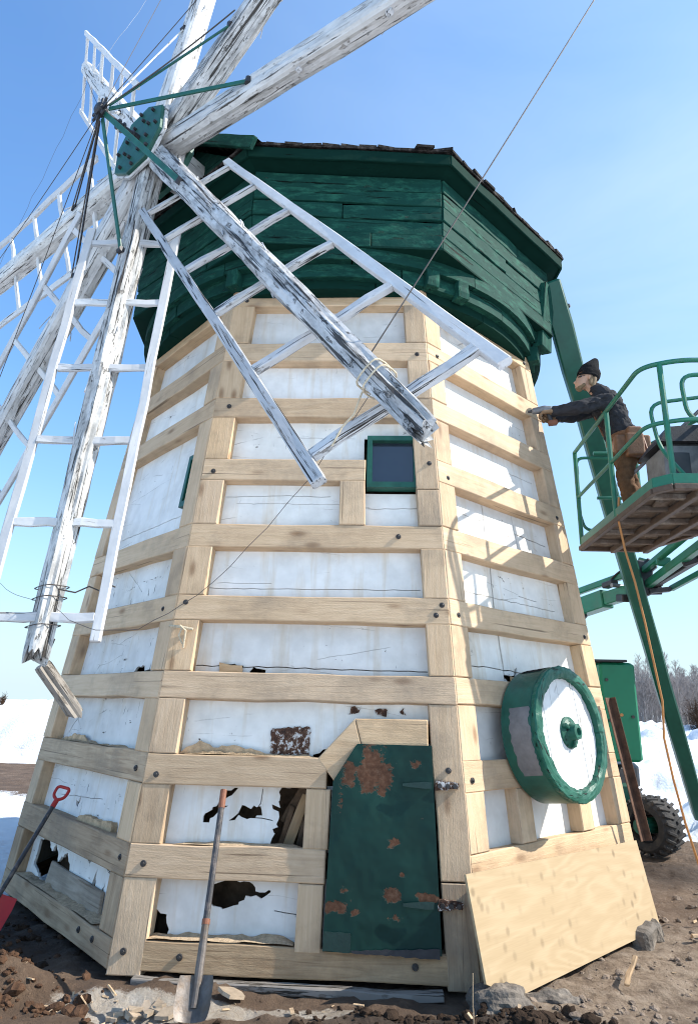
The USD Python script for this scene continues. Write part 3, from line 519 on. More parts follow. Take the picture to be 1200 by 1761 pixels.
# white siding panels between the timbers, split, cracked and broken
crack_seed = [100]
def crackline(pts, w=.0035, amp=.012):
    crack_seed[0] += 1
    return LineString(jag(pts, amp*.42, .07, crack_seed[0], closed=False)).buffer(w, cap_style=2)
HOLES = dict(front={
    7: [[(-.692, .85), (-.691, .913), (-.602, .971), (-.541, 1.068), (-.458, 1.078), (-.524, 1.026), (-.56, .969), (-.505, .967), (-.596, .923), (-.659, .858)],
        [(-.507, .87), (-.451, .927), (-.435, .976), (-.371, .956), (-.289, .977), (-.288, .91), (-.384, .882), (-.448, .898)],
        [(-.165, 1.10), (-.164, .966), (-.215, .983), (-.213, .953), (-.171, .947), (-.162, .83), (-.229, .842), (-.177, .815), (-.209, .69), (.06, .69), (.06, 1.10)]],
    8: [[(-.595, .386), (-.599, .484), (-.469, .519), (-.308, .50), (-.284, .447), (-.174, .461), (-.222, .412), (-.341, .418), (-.402, .362), (-.55, .344)],
        [(-1.02, .334), (-.938, .333), (-.88, .292), (-.85, .22), (-.856, .15), (-1.0, .131)]],
    6: [[(.045, 1.285), (.099, 1.33), (.21, 1.408), (.224, 1.392), (.13, 1.28)]],
    5: [[(-.467, 1.89), (-.433, 1.92), (-.334, 1.918), (-.366, 1.87)], [(-.69, 1.86), (-.69, 1.945), (-.52, 1.94), (-.52, 1.86)]]},
    left={8: [[(-.83, .25), (-.82, .45), (-.62, .50), (-.5, .40), (-.42, .47), (-.3, .37), (-.15, .46), (-.04, .36), (-.05, .2), (-.5, .15)], [(.42, .30), (.47, .44), (.5, .33)], [(.6, .26), (.65, .40), (.68, .25)]],
          5: [[(.31, 1.87), (.38, 1.945), (.50, 1.935), (.53, 1.90), (.62, 1.93), (.66, 1.87)]], 4: [[(-.98, 2.64), (-.93, 2.9), (-.90, 2.85), (-.93, 2.6)]], 7: [[(-.2, .80), (-.24, .86), (-.17, .84), (-.13, .90), (-.15, .80)]]},
    right={5: [[(-.30, 1.93), (-.16, 1.945), (-.08, 2.02), (-.12, 1.935), (.2, 1.91), (-.06, 1.90), (-.1, 1.86), (-.24, 1.86)]]})
CRACKS = dict(front={4: [([(-.85, 2.55), (.85, 2.56)], .003), ([(-.8, 2.60), (-.35, 2.60)], .002)], 3: [([(-.8, 3.36), (-.4, 3.375), (.1, 3.37)], .003), ([(-.7, 3.30), (.3, 3.30)], .002), ([(.42, 3.26), (.86, 3.265)], .003)], 5: [([(-.9, 1.935), (.9, 1.925)], .004)],
                     7: [([(-.29, 1.08), (-.29, .99), (-.36, .90), (-.2, .88)], .003)], 8: [([(-.15, .34), (.0, .33)], .003)], 2: [([(-.4, 3.95), (.3, 3.94)], .002)]},
              right={4: [([(-.28, 2.87), (-.31, 2.47)], .008), ([(-.9, 2.60), (.7, 2.58)], .003), ([(.1, 2.66), (.4, 2.64)], .003)], 5: [([(-.30, 2.27), (-.29, 1.87)], .010), ([(-.85, 2.0), (.6, 1.95)], .004)],
                     3: [([(-.26, 3.47), (-.29, 3.07)], .006), ([(.2, 3.47), (.24, 3.07)], .004), ([(.22, 3.28), (.75, 3.25)], .005), ([(-.8, 3.32), (-.3, 3.3)], .003)], 2: [([(-.75, 3.95), (.7, 3.93)], .003)]},
              left={3: [([(-.7, 3.25), (.7, 3.27)], .003)], 4: [([(-.3, 2.85), (.1, 2.62)], .002)], 6: [([(-.8, 1.36), (-.72, 1.45), (-.64, 1.5)], .005)], 7: [([(-.6, .85), (.3, .9)], .002)]})
for face in AZ:
    az = AZ[face]; wl, wr = W_IN[face]
    rows = [(i, *rowspan(i)) for i in range(9)]
    if face == 'left': rows = [r for r in rows if r[0] not in (2, 3)]+[(2, *rowspan(2)), (3, ZT[4], ZT[2]-RH[2])]; rows = [r for r in rows if r[0] != 2]+[(2, ZT[3]+.0, ZT[2]-RH[2])][:0]
    for i, z0, z1 in rows:
        e0, e1 = half(z0), half(z1); cell = Polygon([(-e0+wl+.004-.03, z0-.02), (e0-wr-.004+.03, z0-.02), (e1-wr-.004+.03, z1+.02), (-e1+wl+.004-.03, z1+.02)])
        if face == 'front':
            if i in (2, 3): cell = cell.difference(sbox(.38, 3.40, .88, 3.94))
            if i >= 6: cell = cell.difference(unary_union([trim_poly.buffer(-.03), door_poly.buffer(-.03), sbox(.3, .1, 1, 1.3)]))
        if face == 'left' and i == 3: cell = cell.difference(sbox(.655, 3.29, 1.0, 3.80))
        for k, h in enumerate(HOLES.get(face, {}).get(i, [])): cell = cell.difference(jpoly(h, .012, .025, 10*i+k))
        for c, w in CRACKS.get(face, {}).get(i, []): cell = cell.difference(crackline(c, w))
        peel = face in ('left', 'far_left') and i >= 4
        for g in getattr(cell, 'geoms', [cell]):
            if g.area > .004: put('panel', sheet(az, g, PO+rng.uniform(-.004, .004), .02), M['panel_peeling' if peel else 'panel'], tower)
# dark inner boarding seen through the holes; plain white back faces
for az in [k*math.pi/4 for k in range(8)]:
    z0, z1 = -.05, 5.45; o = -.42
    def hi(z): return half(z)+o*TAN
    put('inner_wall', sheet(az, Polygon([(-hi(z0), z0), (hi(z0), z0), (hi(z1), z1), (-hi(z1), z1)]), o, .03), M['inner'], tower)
    if az not in (0.0,) and 0 < az < math.pi-.01:
        put('back_wall', sheet(az, Polygon([(-half(0), 0), (half(0), 0), (half(5.52), 5.52), (-half(5.52), 5.52)]), -.02, .03), M['panel'], tower)
# old studs and torn boards inside the broken bay beside the door
for a, b, w in (((-.12, .70), (.03, 1.05), .07), ((-.02, .72), (.05, 1.09), .05), ((-.14, .86), (.0, 1.10), .06), ((-.16, .71), (-.08, .98), .04)):
    p, q = TW(AZ['front'], a[0], a[1], -.26), TW(AZ['front'], b[0], b[1], -.20); put('torn_board', beam(p, q, w, .02, up=(0, -1, 0), seg=3, jit=.004), M['broken_board'] if w > .06 else M['inner'], tower)
# fibreboard torn up along the ledges, stain patches, sawdust on the ledges
def ledge(face, pts, out=-.10, t=.012, m='fibre', seed=1, name='torn_fibreboard'):
    put(name, sheet(AZ[face], jpoly(pts, .008, .03, seed), out, t), M[m], tower)
ledge('front', [(-.93, 1.29), (-.86, 1.345), (-.77, 1.392), (-.667, 1.343), (-.53, 1.365), (-.358, 1.335), (-.184, 1.294), (-.181, 1.25), (-.93, 1.25)], -.075, seed=3)
ledge('front', [(-.93, 1.29), (-.7, 1.315), (-.4, 1.31), (-.2, 1.294)], -.04, .03, seed=4)
ledge('left', [(-.934, 1.25), (-.8, 1.30), (-.5, 1.36), (-.3, 1.35), (-.1, 1.27), (-.02, 1.25)], -.07, seed=5)
ledge('left', [(-.1, .66), (-.06, .71), (.15, .775), (.4, .76), (.66, .78), (.7, .66)], -.06, .05, seed=6)
ledge('front', [(-.69, 1.86), (-.69, 1.95), (-.6, 1.94), (-.515, 1.935), (-.515, 1.86)], -.08, seed=7, m='broken_board')
ledge('right', [(-.25, 1.86), (-.25, 1.92), (-.05, 1.935), (.0, 1.86)], -.08, seed=8, m='broken_board')
put('bare_patch', sheet(AZ['front'], jpoly([(-.255, 1.493), (.03, 1.508), (.032, 1.308), (-.25, 1.316)], .008, .02, 4), PO+.008, .006), M['bare_patch'], tower)
for k, pts in enumerate(([(.30, 1.60), (.33, 1.66), (.42, 1.655), (.36, 1.61)], [(.50, 1.61), (.52, 1.65), (.60, 1.64), (.58, 1.60)], [(.68, 1.63), (.71, 1.655), (.73, 1.60)])):
    put('bare_patch', sheet(AZ['front'], jpoly(pts, .01, .02, 40+k), PO+.008, .006), M['bare_patch'], tower)
put('leaning_board', slab(AZ['left'], [(-.40, .19), (.72, .15), (.70, .335), (-.36, .36)], out=-.085, d=.025, mitre=False), M['timber_grey'], tower, label='grey board lying in the broken lower bay')
def dust(face, s0, s1, z, o0, o1, h, seed, n=40):
    S_, O_ = np.meshgrid(np.linspace(s0, s1, n), np.linspace(o0, o1, 9)); P = np.stack([S_*7, O_*12, 0*S_], -1)
    t = (O_-o0)/(o1-o0); Zs = z+h*np.clip(meshkit.fbm(P+seed*3, 4, seed)*1.5-.25, .02, 1)*(1-.8*np.abs(t)**1.5)*np.minimum(1, 6*(1-np.abs(2*(S_-s0)/(s1-s0)-1)))
    V = TW(AZ[face], S_.ravel(), Zs.ravel(), O_.ravel()); i = (np.arange(8)[:, None]*n+np.arange(n-1)).ravel()
    put('sawdust', (V, np.vstack([np.stack([i, i+1, i+n+1], 1), np.stack([i, i+n+1, i+n], 1)])), M['sawdust'], tower, smooth=True, kind='stuff')
dust('front', -.98, .0, .172, -.11, -.005, .05, 1); dust('left', -.93, .83, .172, -.13, -.005, .05, 2); dust('front', -.86, .03, .719, -.11, -.01, .03, 3); dust('left', -.6, .6, 1.295, -.11, -.02, .03, 5); dust('front', -.9, .1, 1.295, -.11, -.015, .025, 6)
# bolts through the corner timbers
BOLT = dict(front=[(-.79, 5.40), (.848, 4.761), (-.905, 3.551), (.937, 3.635), (-.99, 2.40), (.963, 2.33), (-1.035, 1.153), (-1.038, .60), (-1.09, .103), (-.721, .085), (.778, .09), (1.021, 1.234), (-.837, 4.2), (.676, 2.97), (1.01, 2.41)],
            right=[(-.874, 3.535), (-.963, 2.346), (-1.035, 1.169), (-.801, 4.80), (.80, 5.40), (.96, 2.34), (.87, 3.55)], left=[(.80, 5.42), (.86, 2.363), (.989, 1.18), (1.05, .616), (.655, .10), (.90, .10)])
for face, ps in BOLT.items():
    for s, z in ps:
        p = TW(AZ[face], s, z, .004); n = TW(AZ[face], s, z, .1)-p
        b = put('bolt', lathe([(-.01, .021), (.002, .021), (.004, .018)], p, n, 12), M['bolt'], tower)
        put('nut', lathe([(.003, .011), (.010, .011), (.012, .008)], p, n, 6), M['bolt'], b)
# door: frame boards, leaf with flaked rust patches, lower flap, hinges
def poly_trim(p, out=.004, m='timber', d=.14): put('door_trim', slab(AZ['front'], p, out=out, d=d, along='s', mitre=False), M[m], tower)
poly_trim([(.104, 1.288), (.225, 1.146), (.413, 1.376), (.36, 1.562)]); poly_trim([(.416, 1.378), (.885, 1.383), (.885, 1.568), (.364, 1.563)])
nz, ns = 110, 70
zz = np.linspace(.158, 1.39, nz)
def door_l(z): return np.interp(z, [.15, 1.143, 1.376, 1.39], [.193, .222, .372, .385])
def door_r(z): return np.interp(z, [.15, 1.39], [.945, .905])
Sg = np.array([np.linspace(door_l(z), door_r(z), ns) for z in zz]); Zg = np.repeat(zz[:, None], ns, 1)
P = np.stack([Sg*9, Zg*9, 0*Sg], -1); dent = (meshkit.fbm(P*.35, 4, 2)-.5)*.034+.012*np.maximum(0, .24-Zg)*6*(meshkit.fbm(P*.8, 2, 5)-.3)
Og = .035+dent; og = np.concatenate([Og.ravel(), np.full(2*nz+2*ns, -.02)])
per = np.concatenate([np.arange(ns), np.arange(1, nz)*ns+ns-1, (nz-1)*ns+np.arange(ns-2, -1, -1), np.arange(nz-2, 0, -1)*ns])
V1 = TW(AZ['front'], Sg.ravel(), Zg.ravel(), Og.ravel()); V2 = TW(AZ['front'], Sg.ravel()[per], Zg.ravel()[per], np.full(len(per), -.03))
i = (np.arange(nz-1)[:, None]*ns+np.arange(ns-1)).ravel(); Fd = [np.stack([i, i+1, i+ns+1], 1), np.stack([i, i+ns+1, i+ns], 1)]
k = np.arange(len(per)); a, b = per[k], per[(k+1) % len(per)]; c, d_ = ns*nz+k, ns*nz+(k+1) % len(per); Fd += [np.stack([a, c, d_], 1), np.stack([a, d_, b], 1)]
wear = np.zeros_like(Sg)
for x, z, rx, rz, w in ((.50, 1.24, .11, .16, 1.0), (.46, 1.33, .05, .05, .9), (.57, 1.15, .06, .07, .9), (.33, 1.20, .06, .09, .9), (.28, 1.03, .04, .12, .5), (.56, 1.08, .06, .05, .6), (.66, .78, .04, .03, .8), (.70, .60, .03, .03, .7), (.62, .47, .07, .05, 1.0), (.27, .40, .09, .04, .95), (.40, .37, .05, .03, .6), (.86, .47, .07, .03, .9), (.80, 1.28, .06, .04, .6), (.31, .49, .05, .03, .5), (.82, .93, .02, .03, .4), (.62, .35, .06, .03, .6)):
    wear = np.maximum(wear, w*np.exp(-(((Sg-x)/rx)**2+((Zg-z)/rz)**2)*.8))
wr_ = np.concatenate([wear.ravel()*.85+.10, np.zeros(len(per))+.1])
door = put('door', (np.vstack([V1, V2]), np.vstack(Fd), np.concatenate([np.column_stack([Sg.ravel(), Zg.ravel(), Og.ravel()]), np.column_stack([Sg.ravel()[per], Zg.ravel()[per], 0*per])])), M['door'], tower, smooth=False, prim=dict(wear=wr_))
put('flap', sheet(AZ['front'], jpoly([(.197, .165), (.37, .158), (.37, .262), (.20, .266)], .004, .03, 3), .050, .004), M['door_green'], door)
put('flap', sheet(AZ['front'], jpoly([(.376, .158), (.93, .142), (.93, .20), (.376, .17)], .004, .03, 4), .052, .004), M['dark_steel'], door)
for z in (1.135, .43):
    put('hinge_strap', sheet(AZ['front'], jpoly([(.70, z-.010), (.90, z-.022), (.90, z+.022), (.70, z+.010)], .003, .05, 5), .058, .006), M['door_green'], door)
    hg = put('hinge', sheet(AZ['front'], jpoly([(.925, z-.03), (1.085, z-.018), (1.085, z+.022), (.925, z+.035)], .005, .02, 6), .030, .03), M['bare_patch'], door)
    for s_ in (.955, 1.01, 1.06): put('hinge_pin', lathe([(0, .016), (.02, .016)], TW(AZ['front'], s_, z, .028), (0, -1, 0), 8), M['bolt'], hg)
# windows
def window(face, s0, s1, z0, z1):
    az = AZ[face]; fr = sbox(s0, z0, s1, z1).difference(sbox(s0+.045, z0+.05, s1-.045, z1-.045)); w = put('window', sheet(az, fr, -.02, .09), M['plate_green'], tower)
    put('pane', sheet(az, sbox(s0+.04, z0+.045, s1-.04, z1-.04), -.075, .008), M['glass'], w)
window('front', .409, .850, 3.422, 3.915); window('left', .66, .99, 3.295, 3.795)
# rope whipped round the corner and a loose wire tail
p = TW(AZ['front'], -1.0, 2.20, .02)
put('rope_knot', join(tube([p+np.array([-.10, .05, .01]), p+np.array([0, -.01, 0]), p+np.array([.10, 0, -.015])], .012), tube([p+np.array([0, -.015, .01]), p+np.array([.05, -.02, -.03]), p+np.array([.04, -.01, -.16])], .008), tube([p+np.array([0.02, -.015, .0]), p+np.array([.0, -.02, -.07]), p+np.array([.03, -.01, -.13])], .007)), M['rope'], tower)

# ------------------------------------------------------------------ the green cap
cap = thing('mill_turret', 'dark green boarded windmill cap with black shingled roof on top of the tower', 'windmill cap', (0, 0, 5.5))
CAZ = [math.radians(a) for a in (-65.5, -106, -150, -195, -240, -285, -330+0, -380.5)]   # clockwise from the front right corner
def C(i, r, z): a = CAZ[i % 8]; return np.array([r*math.cos(a), r*math.sin(a), z])
WR, WB, WT, ER, EZ = 2.62, 5.80, 6.62, 2.80, 6.71
for i in range(8):
    a0, a1 = C(i, WR, 0), C(i+1, WR, 0); nrm = unit(unit(a0)+unit(a1)); tdir = unit(a1-a0)
    nb = 5; h = (WT-WB)/nb
    for b in range(nb):
        z = WB+h*(b+.5); cut = rng.uniform(.25, .75) if rng.random() < .45 else None
        for (u0, u1) in ([(0, 1)] if cut is None else [(0, cut-.002), (cut+.002, 1)]):
            o = nrm*rng.uniform(-.012, .014); A, B = a0+(a1-a0)*u0, a0+(a1-a0)*u1
            zt = rng.normal(0, .006, 2)
            put('cap_board', beam(A+o+[0, 0, z+zt[0]], B+o+[0, 0, z+zt[1]], .04, h-rng.uniform(.004, .012), seg=6, jit=.0022, ch=.006), M['cap_green'], cap)
    # eaves: fascia board, soffit, and the wall plate ring below
    put('fascia', beam(C(i, ER, EZ), C(i+1, ER, EZ), .03, .12, seg=6, jit=.002), M['cap_soffit'], cap)
    q = [C(i, WR-.03, WT+.02), C(i+1, WR-.03, WT+.02), C(i+1, ER-.01, EZ-.045), C(i, ER-.01, EZ-.045)]
    put('soffit', (np.array(q+[x+[0, 0, .012] for x in q]), np.array([[0, 2, 1], [0, 3, 2], [4, 5, 6], [4, 6, 7], [0, 1, 5], [0, 5, 4], [2, 3, 7], [2, 7, 6]]), np.array([[0, 0, 0], [2, 0, 0], [2, .2, 0], [0, .2, 0]]*2)+i*3.3), M['cap_soffit'], cap)
    q = [C(i, WR+.03, WB-.01), C(i+1, WR+.03, WB-.01), C(i+1, 2.1, WB-.01), C(i, 2.1, WB-.01)]
    put('floor_board', (np.array(q+[x+[0, 0, .02] for x in q]), np.array([[0, 1, 2], [0, 2, 3], [4, 6, 5], [4, 7, 6], [0, 5, 1], [0, 4, 5]]), np.array([[0, 0, 0], [2, 0, 0], [2, .5, 0], [0, .5, 0]]*2)+i*2.2), M['cap_soffit'], cap)
    # bottom board whose lower edge arches between the corners
    L = np.linalg.norm(a1-a0); n = 20; u = np.linspace(0, 1, n); zl = 5.60+.20*np.sin(math.pi*np.clip(u, 0, 1))**.55-.0*u
    zl = np.minimum(zl, 5.795); arch = Polygon([(x*L, z) for x, z in zip(u, zl)]+[(L, WB), (0, WB)]).buffer(0)
# curb rings: round drum under the cap
def ring_board(name, r, z0, z1, a0, a1, t=.05, m='cap_green', n=8):
    a = np.linspace(a0, a1, n); rr = r+rng.uniform(-.008, .008); R = np.array([[[(rr)*math.cos(x), rr*math.sin(x), z0], [(rr-t)*math.cos(x), (rr-t)*math.sin(x), z0], [(rr-t)*math.cos(x), (rr-t)*math.sin(x), z1], [rr*math.cos(x), rr*math.sin(x), z1]] for x in a])
    V, F = rings(R); L = np.repeat(a*r, 4); put(name, (V, F[:, ::-1], np.column_stack([L, V[:, 2], np.tile([0, t, t, 0], n)])+rng.uniform(0, 30, 3)), M[m], cap)
for k in range(12):
    a0, a1 = 2*math.pi*k/12+.1, 2*math.pi*(k+1)/12+.095
    ring_board('curb_segment', 2.48, 5.66, 5.79, a0, a1, .10); ring_board('curb_segment', 2.41, 5.52, 5.655, a0+.2, a1+.2, .08); ring_board('curb_segment', 2.35, 5.43, 5.52, a0+.1, a1+.1, .2, 'cap_soffit')
for deg, dz in ((-66, 0), (-58, -.02), (-22, -.05), (-112, 0)):
    a = math.radians(deg); p = np.array([2.43*math.cos(a), 2.43*math.sin(a), 5.50+dz]); put('curb_block', beam(p, p+[0, 0, .18], .13, .12, up=(math.cos(a), math.sin(a), 0), seg=3, jit=.004), M['cap_green'], cap)
# roof: sloping deck, shingle courses along the eaves, gable over the windshaft
APEX = np.array([0, 0, 7.75])
deck = []
for i in range(8):
    q = [C(i, ER+.03, EZ+.07), C(i+1, ER+.03, EZ+.07), APEX]; deck.append((np.array(q+[x+[0, 0, .03] for x in q]), np.array([[0, 1, 2], [3, 5, 4], [0, 4, 1], [0, 3, 4]])))
put('roof_deck', join(*deck), M['shingle'], cap)
extra = []
for i in range(8):
    a0, a1 = C(i, ER+.03, EZ+.075), C(i+1, ER+.03, EZ+.075)
    for crs in range(9):
        f0, f1 = crs*.085, (crs+1.9)*.085
        n = max(3, int(np.linalg.norm(a1-a0)*(1-f0)/.17))
        for k in range(n):
            u0, u1 = (k+.01+rng.uniform(0, .03))/n, (k+.99-rng.uniform(0, .03))/n; j = rng.normal(0, .03, 2); lift = .030+rng.uniform(0, .02)
            lo = [(a0+(a1-a0)*u)*(1-f0+s)+APEX*(f0-s) for u, s in ((u0, j[0]*.3), (u1, j[1]*.3))]; hi_ = [(a0+(a1-a0)*u)*(1-f1)+APEX*f1 for u in (u0, u1)]
            q = [lo[0]+[0, 0, lift], lo[1]+[0, 0, lift+rng.normal(0, .006)], hi_[1]+[0, 0, .012], hi_[0]+[0, 0, .012]]; g = (np.array(q+[x-[0, 0, .03] for x in q]), np.array([[0, 2, 1], [0, 3, 2], [4, 5, 6], [4, 6, 7], [0, 1, 5], [0, 5, 4], [1, 2, 6], [1, 6, 5], [3, 0, 4], [3, 4, 7]]))
            g = (g[0], g[1][:, ::-1]) if False else g
            if crs < 2 and i in (0, 1, 7, 6): put('shingle', g, M['shingle'], cap)
            else: extra.append(g)
put('shingle_course', join(*extra), M['shingle'], cap, kind='stuff')

# ------------------------------------------------------------------ the sail wheel
HUB = np.array([-1.8018, -2.4063, 6.9996]); TH0, CONE = -.1031, -.0356
AN = np.array([-.59847, -.79926, .05492]); AU = np.array([.80047, -.59938, 0]); AV = np.array([.03292, .04396, .99849])
BLADES = {  # angle number, dth, dcone, length, w1, w2, r_start, r_end, twist, shift
    'A': (0, .003, -.022, 5.06, .612, .467, 1.05, 4.99, -.375, .055), 'B': (1, -.0026, -.003, 5.06, .612, .467, 1.05, 4.99, -.375, .055), 'C': (2, .0028, .0025, 5.06, .612, .467, 1.05, 4.99, -.375, .055),
    'G': (4, .0281, .016, 5.06, .612, .4276, 1.10, 4.99, -.3536, .038), 'F': (5, .0132, -.0146, 5.06, .612, .467, 1.045, 4.99, -.375, .055), 'E': (6, .1953, .1024, 5.1257, .4333, .3601, 1.1826, 5.0, -.7239, .0593),
    'D': (7, .027, .146, 5.8278, .4211, .4841, 1.0913, 5.5705, -.447, -.1388), 'H': (3, -.0184, .0079, 4.8065, .612, .4163, .9491, 4.75, -.4408, .063)}
def BP(nm, r, s, off=0.0):
    k, dth, dc, Rt, w1, w2, rs, re, tw, sh = BLADES[nm]; th = TH0+k*math.pi/4+dth
    e = math.cos(th)*AU+math.sin(th)*AV; t = -math.sin(th)*AU+math.cos(th)*AV
    return HUB+e*r+(t*math.cos(tw)+AN*math.sin(tw))*s+AN*(off+(sh if s else 0)+(CONE+dc)*r)
wheel = thing('sail_wheel', 'eight bladed white windmill sail wheel with bare weathered stocks and lattice frames', 'windmill sails', HUB)
DIM = {'A': (.25, .23, .18, .18), 'B': (.27, .25, .20, .20), 'C': (.26, .24, .2, .2), 'D': (.235, .225, .105, .105), 'E': (.225, .21, .16, .15), 'F': (.30, .26, .2, .2), 'G': (.28, .26, .2, .2), 'H': (.26, .24, .18, .18)}
for q_, nm in enumerate('ABCDEFGH'):
    k, dth, dc, Rt, w1, w2, rs, re, tw, sh = BLADES[nm]; D_ = DIM[nm]
    st = put('blade', log(BP(nm, .16, 0), BP(nm, Rt, 0), *D_, up=AN, seed=q_+1, amp=.011 if nm in 'DE' else .008, endamp=.16 if nm in 'DE' else .05, n=90, m=26), M['whitewash_worn' if nm in 'DEB' else 'whitewash'], wheel)
    for k_ in range(9):  # splinters lifting off the old poles
        r = rng.uniform(.7, min(Rt, 4.6)); th_ = rng.uniform(0, 6.28); w_ = D_[0]+(D_[2]-D_[0])*r/Rt; c_ = BP(nm, r, 0); d_ = unit(BP(nm, r+.1, 0)-c_); s_ = unit(np.cross(d_, AN)); o_ = (math.cos(th_)*s_+math.sin(th_)*np.cross(s_, d_))
        p_ = c_+o_*w_*.50; put('splinter', beam(p_, p_+d_*rng.choice([-1, 1])*rng.uniform(.06, .22)+o_*rng.uniform(.01, .045), rng.uniform(.012, .03), .008, up=o_, seg=2, jit=.002, w1=.004), M['worn_batten'], st)
    if nm in 'ABC':  # bare stocks: broken stubs of the old rungs
        for r in (2.0, 2.9, 3.8, 4.6):
            sgn = -1 if nm == 'A' else 1
            p = BP(nm, r, 0); e = BP(nm, r, .5)-p; put('rung_stub', beam(p, p+e*sgn*rng.uniform(.24, .32), .05, .045, up=AN, seg=2, jit=.004), M['worn_batten'], st)
        continue
    bm = 'worn_batten' if nm == 'D' else 'white_batten'; rw, rt = (.068, .042) if nm == 'D' else (.074, .04)
    up = np.cross(BP(nm, re, w1)-BP(nm, rs, w1), BP(nm, re, w1)-BP(nm, re, -w2)); up = unit(up)
    n = 6
    for s in (w1, -w2):
        o = up*.0
        put('side_rail', beam(BP(nm, rs-.05, s), BP(nm, re+.04, s), rw, rt, up=up, seg=10, jit=.003, w1=rw*.95), M['white_batten' if nm == 'D' and s > 0 else bm], st)
    for i in range(n):
        r = rs+.12+(re-rs-.25)*i/(n-1)
        sd = 1 if nm != 'D' else 1
        a, b = BP(nm, r, w1-.03), BP(nm, r+rng.normal(0, .012), -w2+.03); o = up*.052
        if nm == 'D': put('rung', beam(a, b, .058, .042, up=up, seg=6, jit=.0025), M[bm], st)
        else: put('rung', beam(a, b, .066, .032, up=up, seg=6, jit=.004), M[bm], st)
# lashings of wire at the two near tips
for nm, r in (('D', 5.42), ('D', 5.36), ('E', 4.92), ('E', 4.72), ('E', 4.64)):
    c = BP(nm, r, 0); dvec = unit(BP(nm, r+.1, 0)-c); s = unit(np.cross(dvec, AN)); u = np.cross(s, dvec); rad = .072 if nm == 'D' else .100; th = np.linspace(0, 2*np.pi, 17)
    put('lashing', tube(c+rad*(np.sign(np.cos(th))*np.abs(np.cos(th))**.6)[:, None]*s+rad*(np.sign(np.sin(th))*np.abs(np.sin(th))**.6)[:, None]*u+dvec*.02*np.sin(th)[:, None], .004 if nm == 'E' else .0045, 5), M['wire' if nm == 'E' else 'rope'], wheel)
# hub: green octagon plate with bolts, wooden windshaft, iron spindle, tip fitting
def hub_plate(off, t, r, m, name):
    th = (np.arange(8)+.5)*math.pi/4+.15; rr = r*np.array([1, .94, 1, .97, 1, .93, 1, .98]); prof = []
    for o, sc in ((off-t, 1), (off-.006, 1), (off, .98)): prof.append([HUB+AN*o+x*sc*(math.cos(a)*AU+math.sin(a)*AV) for a, x in zip(th, rr)])
    V, F = rings(np.array(prof)); return put(name, (V, F, np.column_stack([V @ AU, V @ AV, V @ AN])), M[m], wheel)
hub_plate(.215, .035, .415, 'plate_green', 'hub_plate'); hub_plate(.178, .03, .44, 'whitewash', 'hub_backing'); hub_plate(-.14, .05, .42, 'plate_green', 'rear_hub_plate')
for r in (.20, .32):
    for k in range(8):
        a = k*math.pi/4+.4+(r > .25)*.39; p = HUB+AN*.215+r*(math.cos(a)*AU+math.sin(a)*AV); put('hub_bolt', lathe([(-.01, .018), (.025, .018), (.032, .012)], p, AN, 6), M['dark_steel'], wheel)
put('windshaft', log(HUB-AN*2.4, HUB+AN*.17, .36, .36, .36, .36, up=(0, 0, 1), n=30, m=24, seed=21, amp=.01), M['whitewash'], wheel)
put('spindle', lathe([(.19, .05), (.26, .05), (.27, .035), (.62, .032), (.65, .03)], HUB, AN, 14), M['dark_steel'], wheel)
for k in range(6): put('spindle_collar', lathe([(0, .055), (.02, .055)], HUB+AN*(.27+.05*k), AN, 8), M['dark_steel'], wheel) if k in (0, 2, 3) else None
TIP = HUB+AN*.617
for k in range(8):
    a = TH0+k*math.pi/4; e = math.cos(a)*AU+math.sin(a)*AV; put('tip_lug', beam(TIP+e*.03, TIP+e*.13+AN*.01, .035, .02, up=AN), M['dark_steel'], wheel)
put('tip_boss', lathe([(-.05, .05), (-.03, .06), (.03, .06), (.05, .04)], TIP, AN, 12), M['dark_steel'], wheel)
for nm, r, m, w in (('A', 1.46, 'plate_green', .042), ('B', 1.38, 'plate_green', .036), ('C', 1.63, 'whitewash', .03), ('D', 1.70, 'plate_green', .05), ('E', 1.43, 'plate_green', .042), ('F', 1.53, 'dark_steel', .03), ('G', 1.53, 'dark_steel', .028), ('H', 1.5, 'whitewash', .03)):
    a = TIP+unit(BP(nm, r, 0)-TIP)*.09; b = BP(nm, r, 0, .11); put('tie_rod', beam(a, b, w, .016, up=AN, seg=2, ch=.003), M[m], wheel)
    put('rod_eye', lathe([(-.03, .03), (.03, .03)], b, np.cross(unit(b-a), AN), 8), M['dark_steel'], wheel)
for nm, r, m in (('F', 1.56, 'wire'), ('G', 1.56, 'wire'), ('B', 1.5, 'wire')): put('tie_wire', tube(sag(TIP, BP(nm, r, .03, .1), .04), .007, 5), M[m], wheel)
# stays from the tip to the blade ends and the wire round the rim
for nm in 'BCHGF': put('stay_wire', tube(sag(TIP, BP(nm, BLADES[nm][3]-.3, 0, .1), .05), .004, 4), M['wire'], wheel)
for a, b, dr, m in (('D', 'E', .55, 'wire'), ('F', 'G', .05, 'wire'), ('G', 'H', .1, 'wire'), ('H', 'C', .1, 'pale_wire'), ('C', 'B', .1, 'wire'), ('B', 'A', .1, 'wire'), ('E', 'F', .35, 'wire')):
    put('rim_wire', tube(sag(BP(a, BLADES[a][3]-(.40 if a != 'D' else .42), 0, .0), BP(b, BLADES[b][3]-.40, 0, .0), dr, 24, .006), .0020, 4), M[m], wheel)
put('rim_wire', tube(sag(BP('D', 5.25, 0), BP('A', 5.0, 0), .03, 20), .0035, 5), M['wire'], wheel)
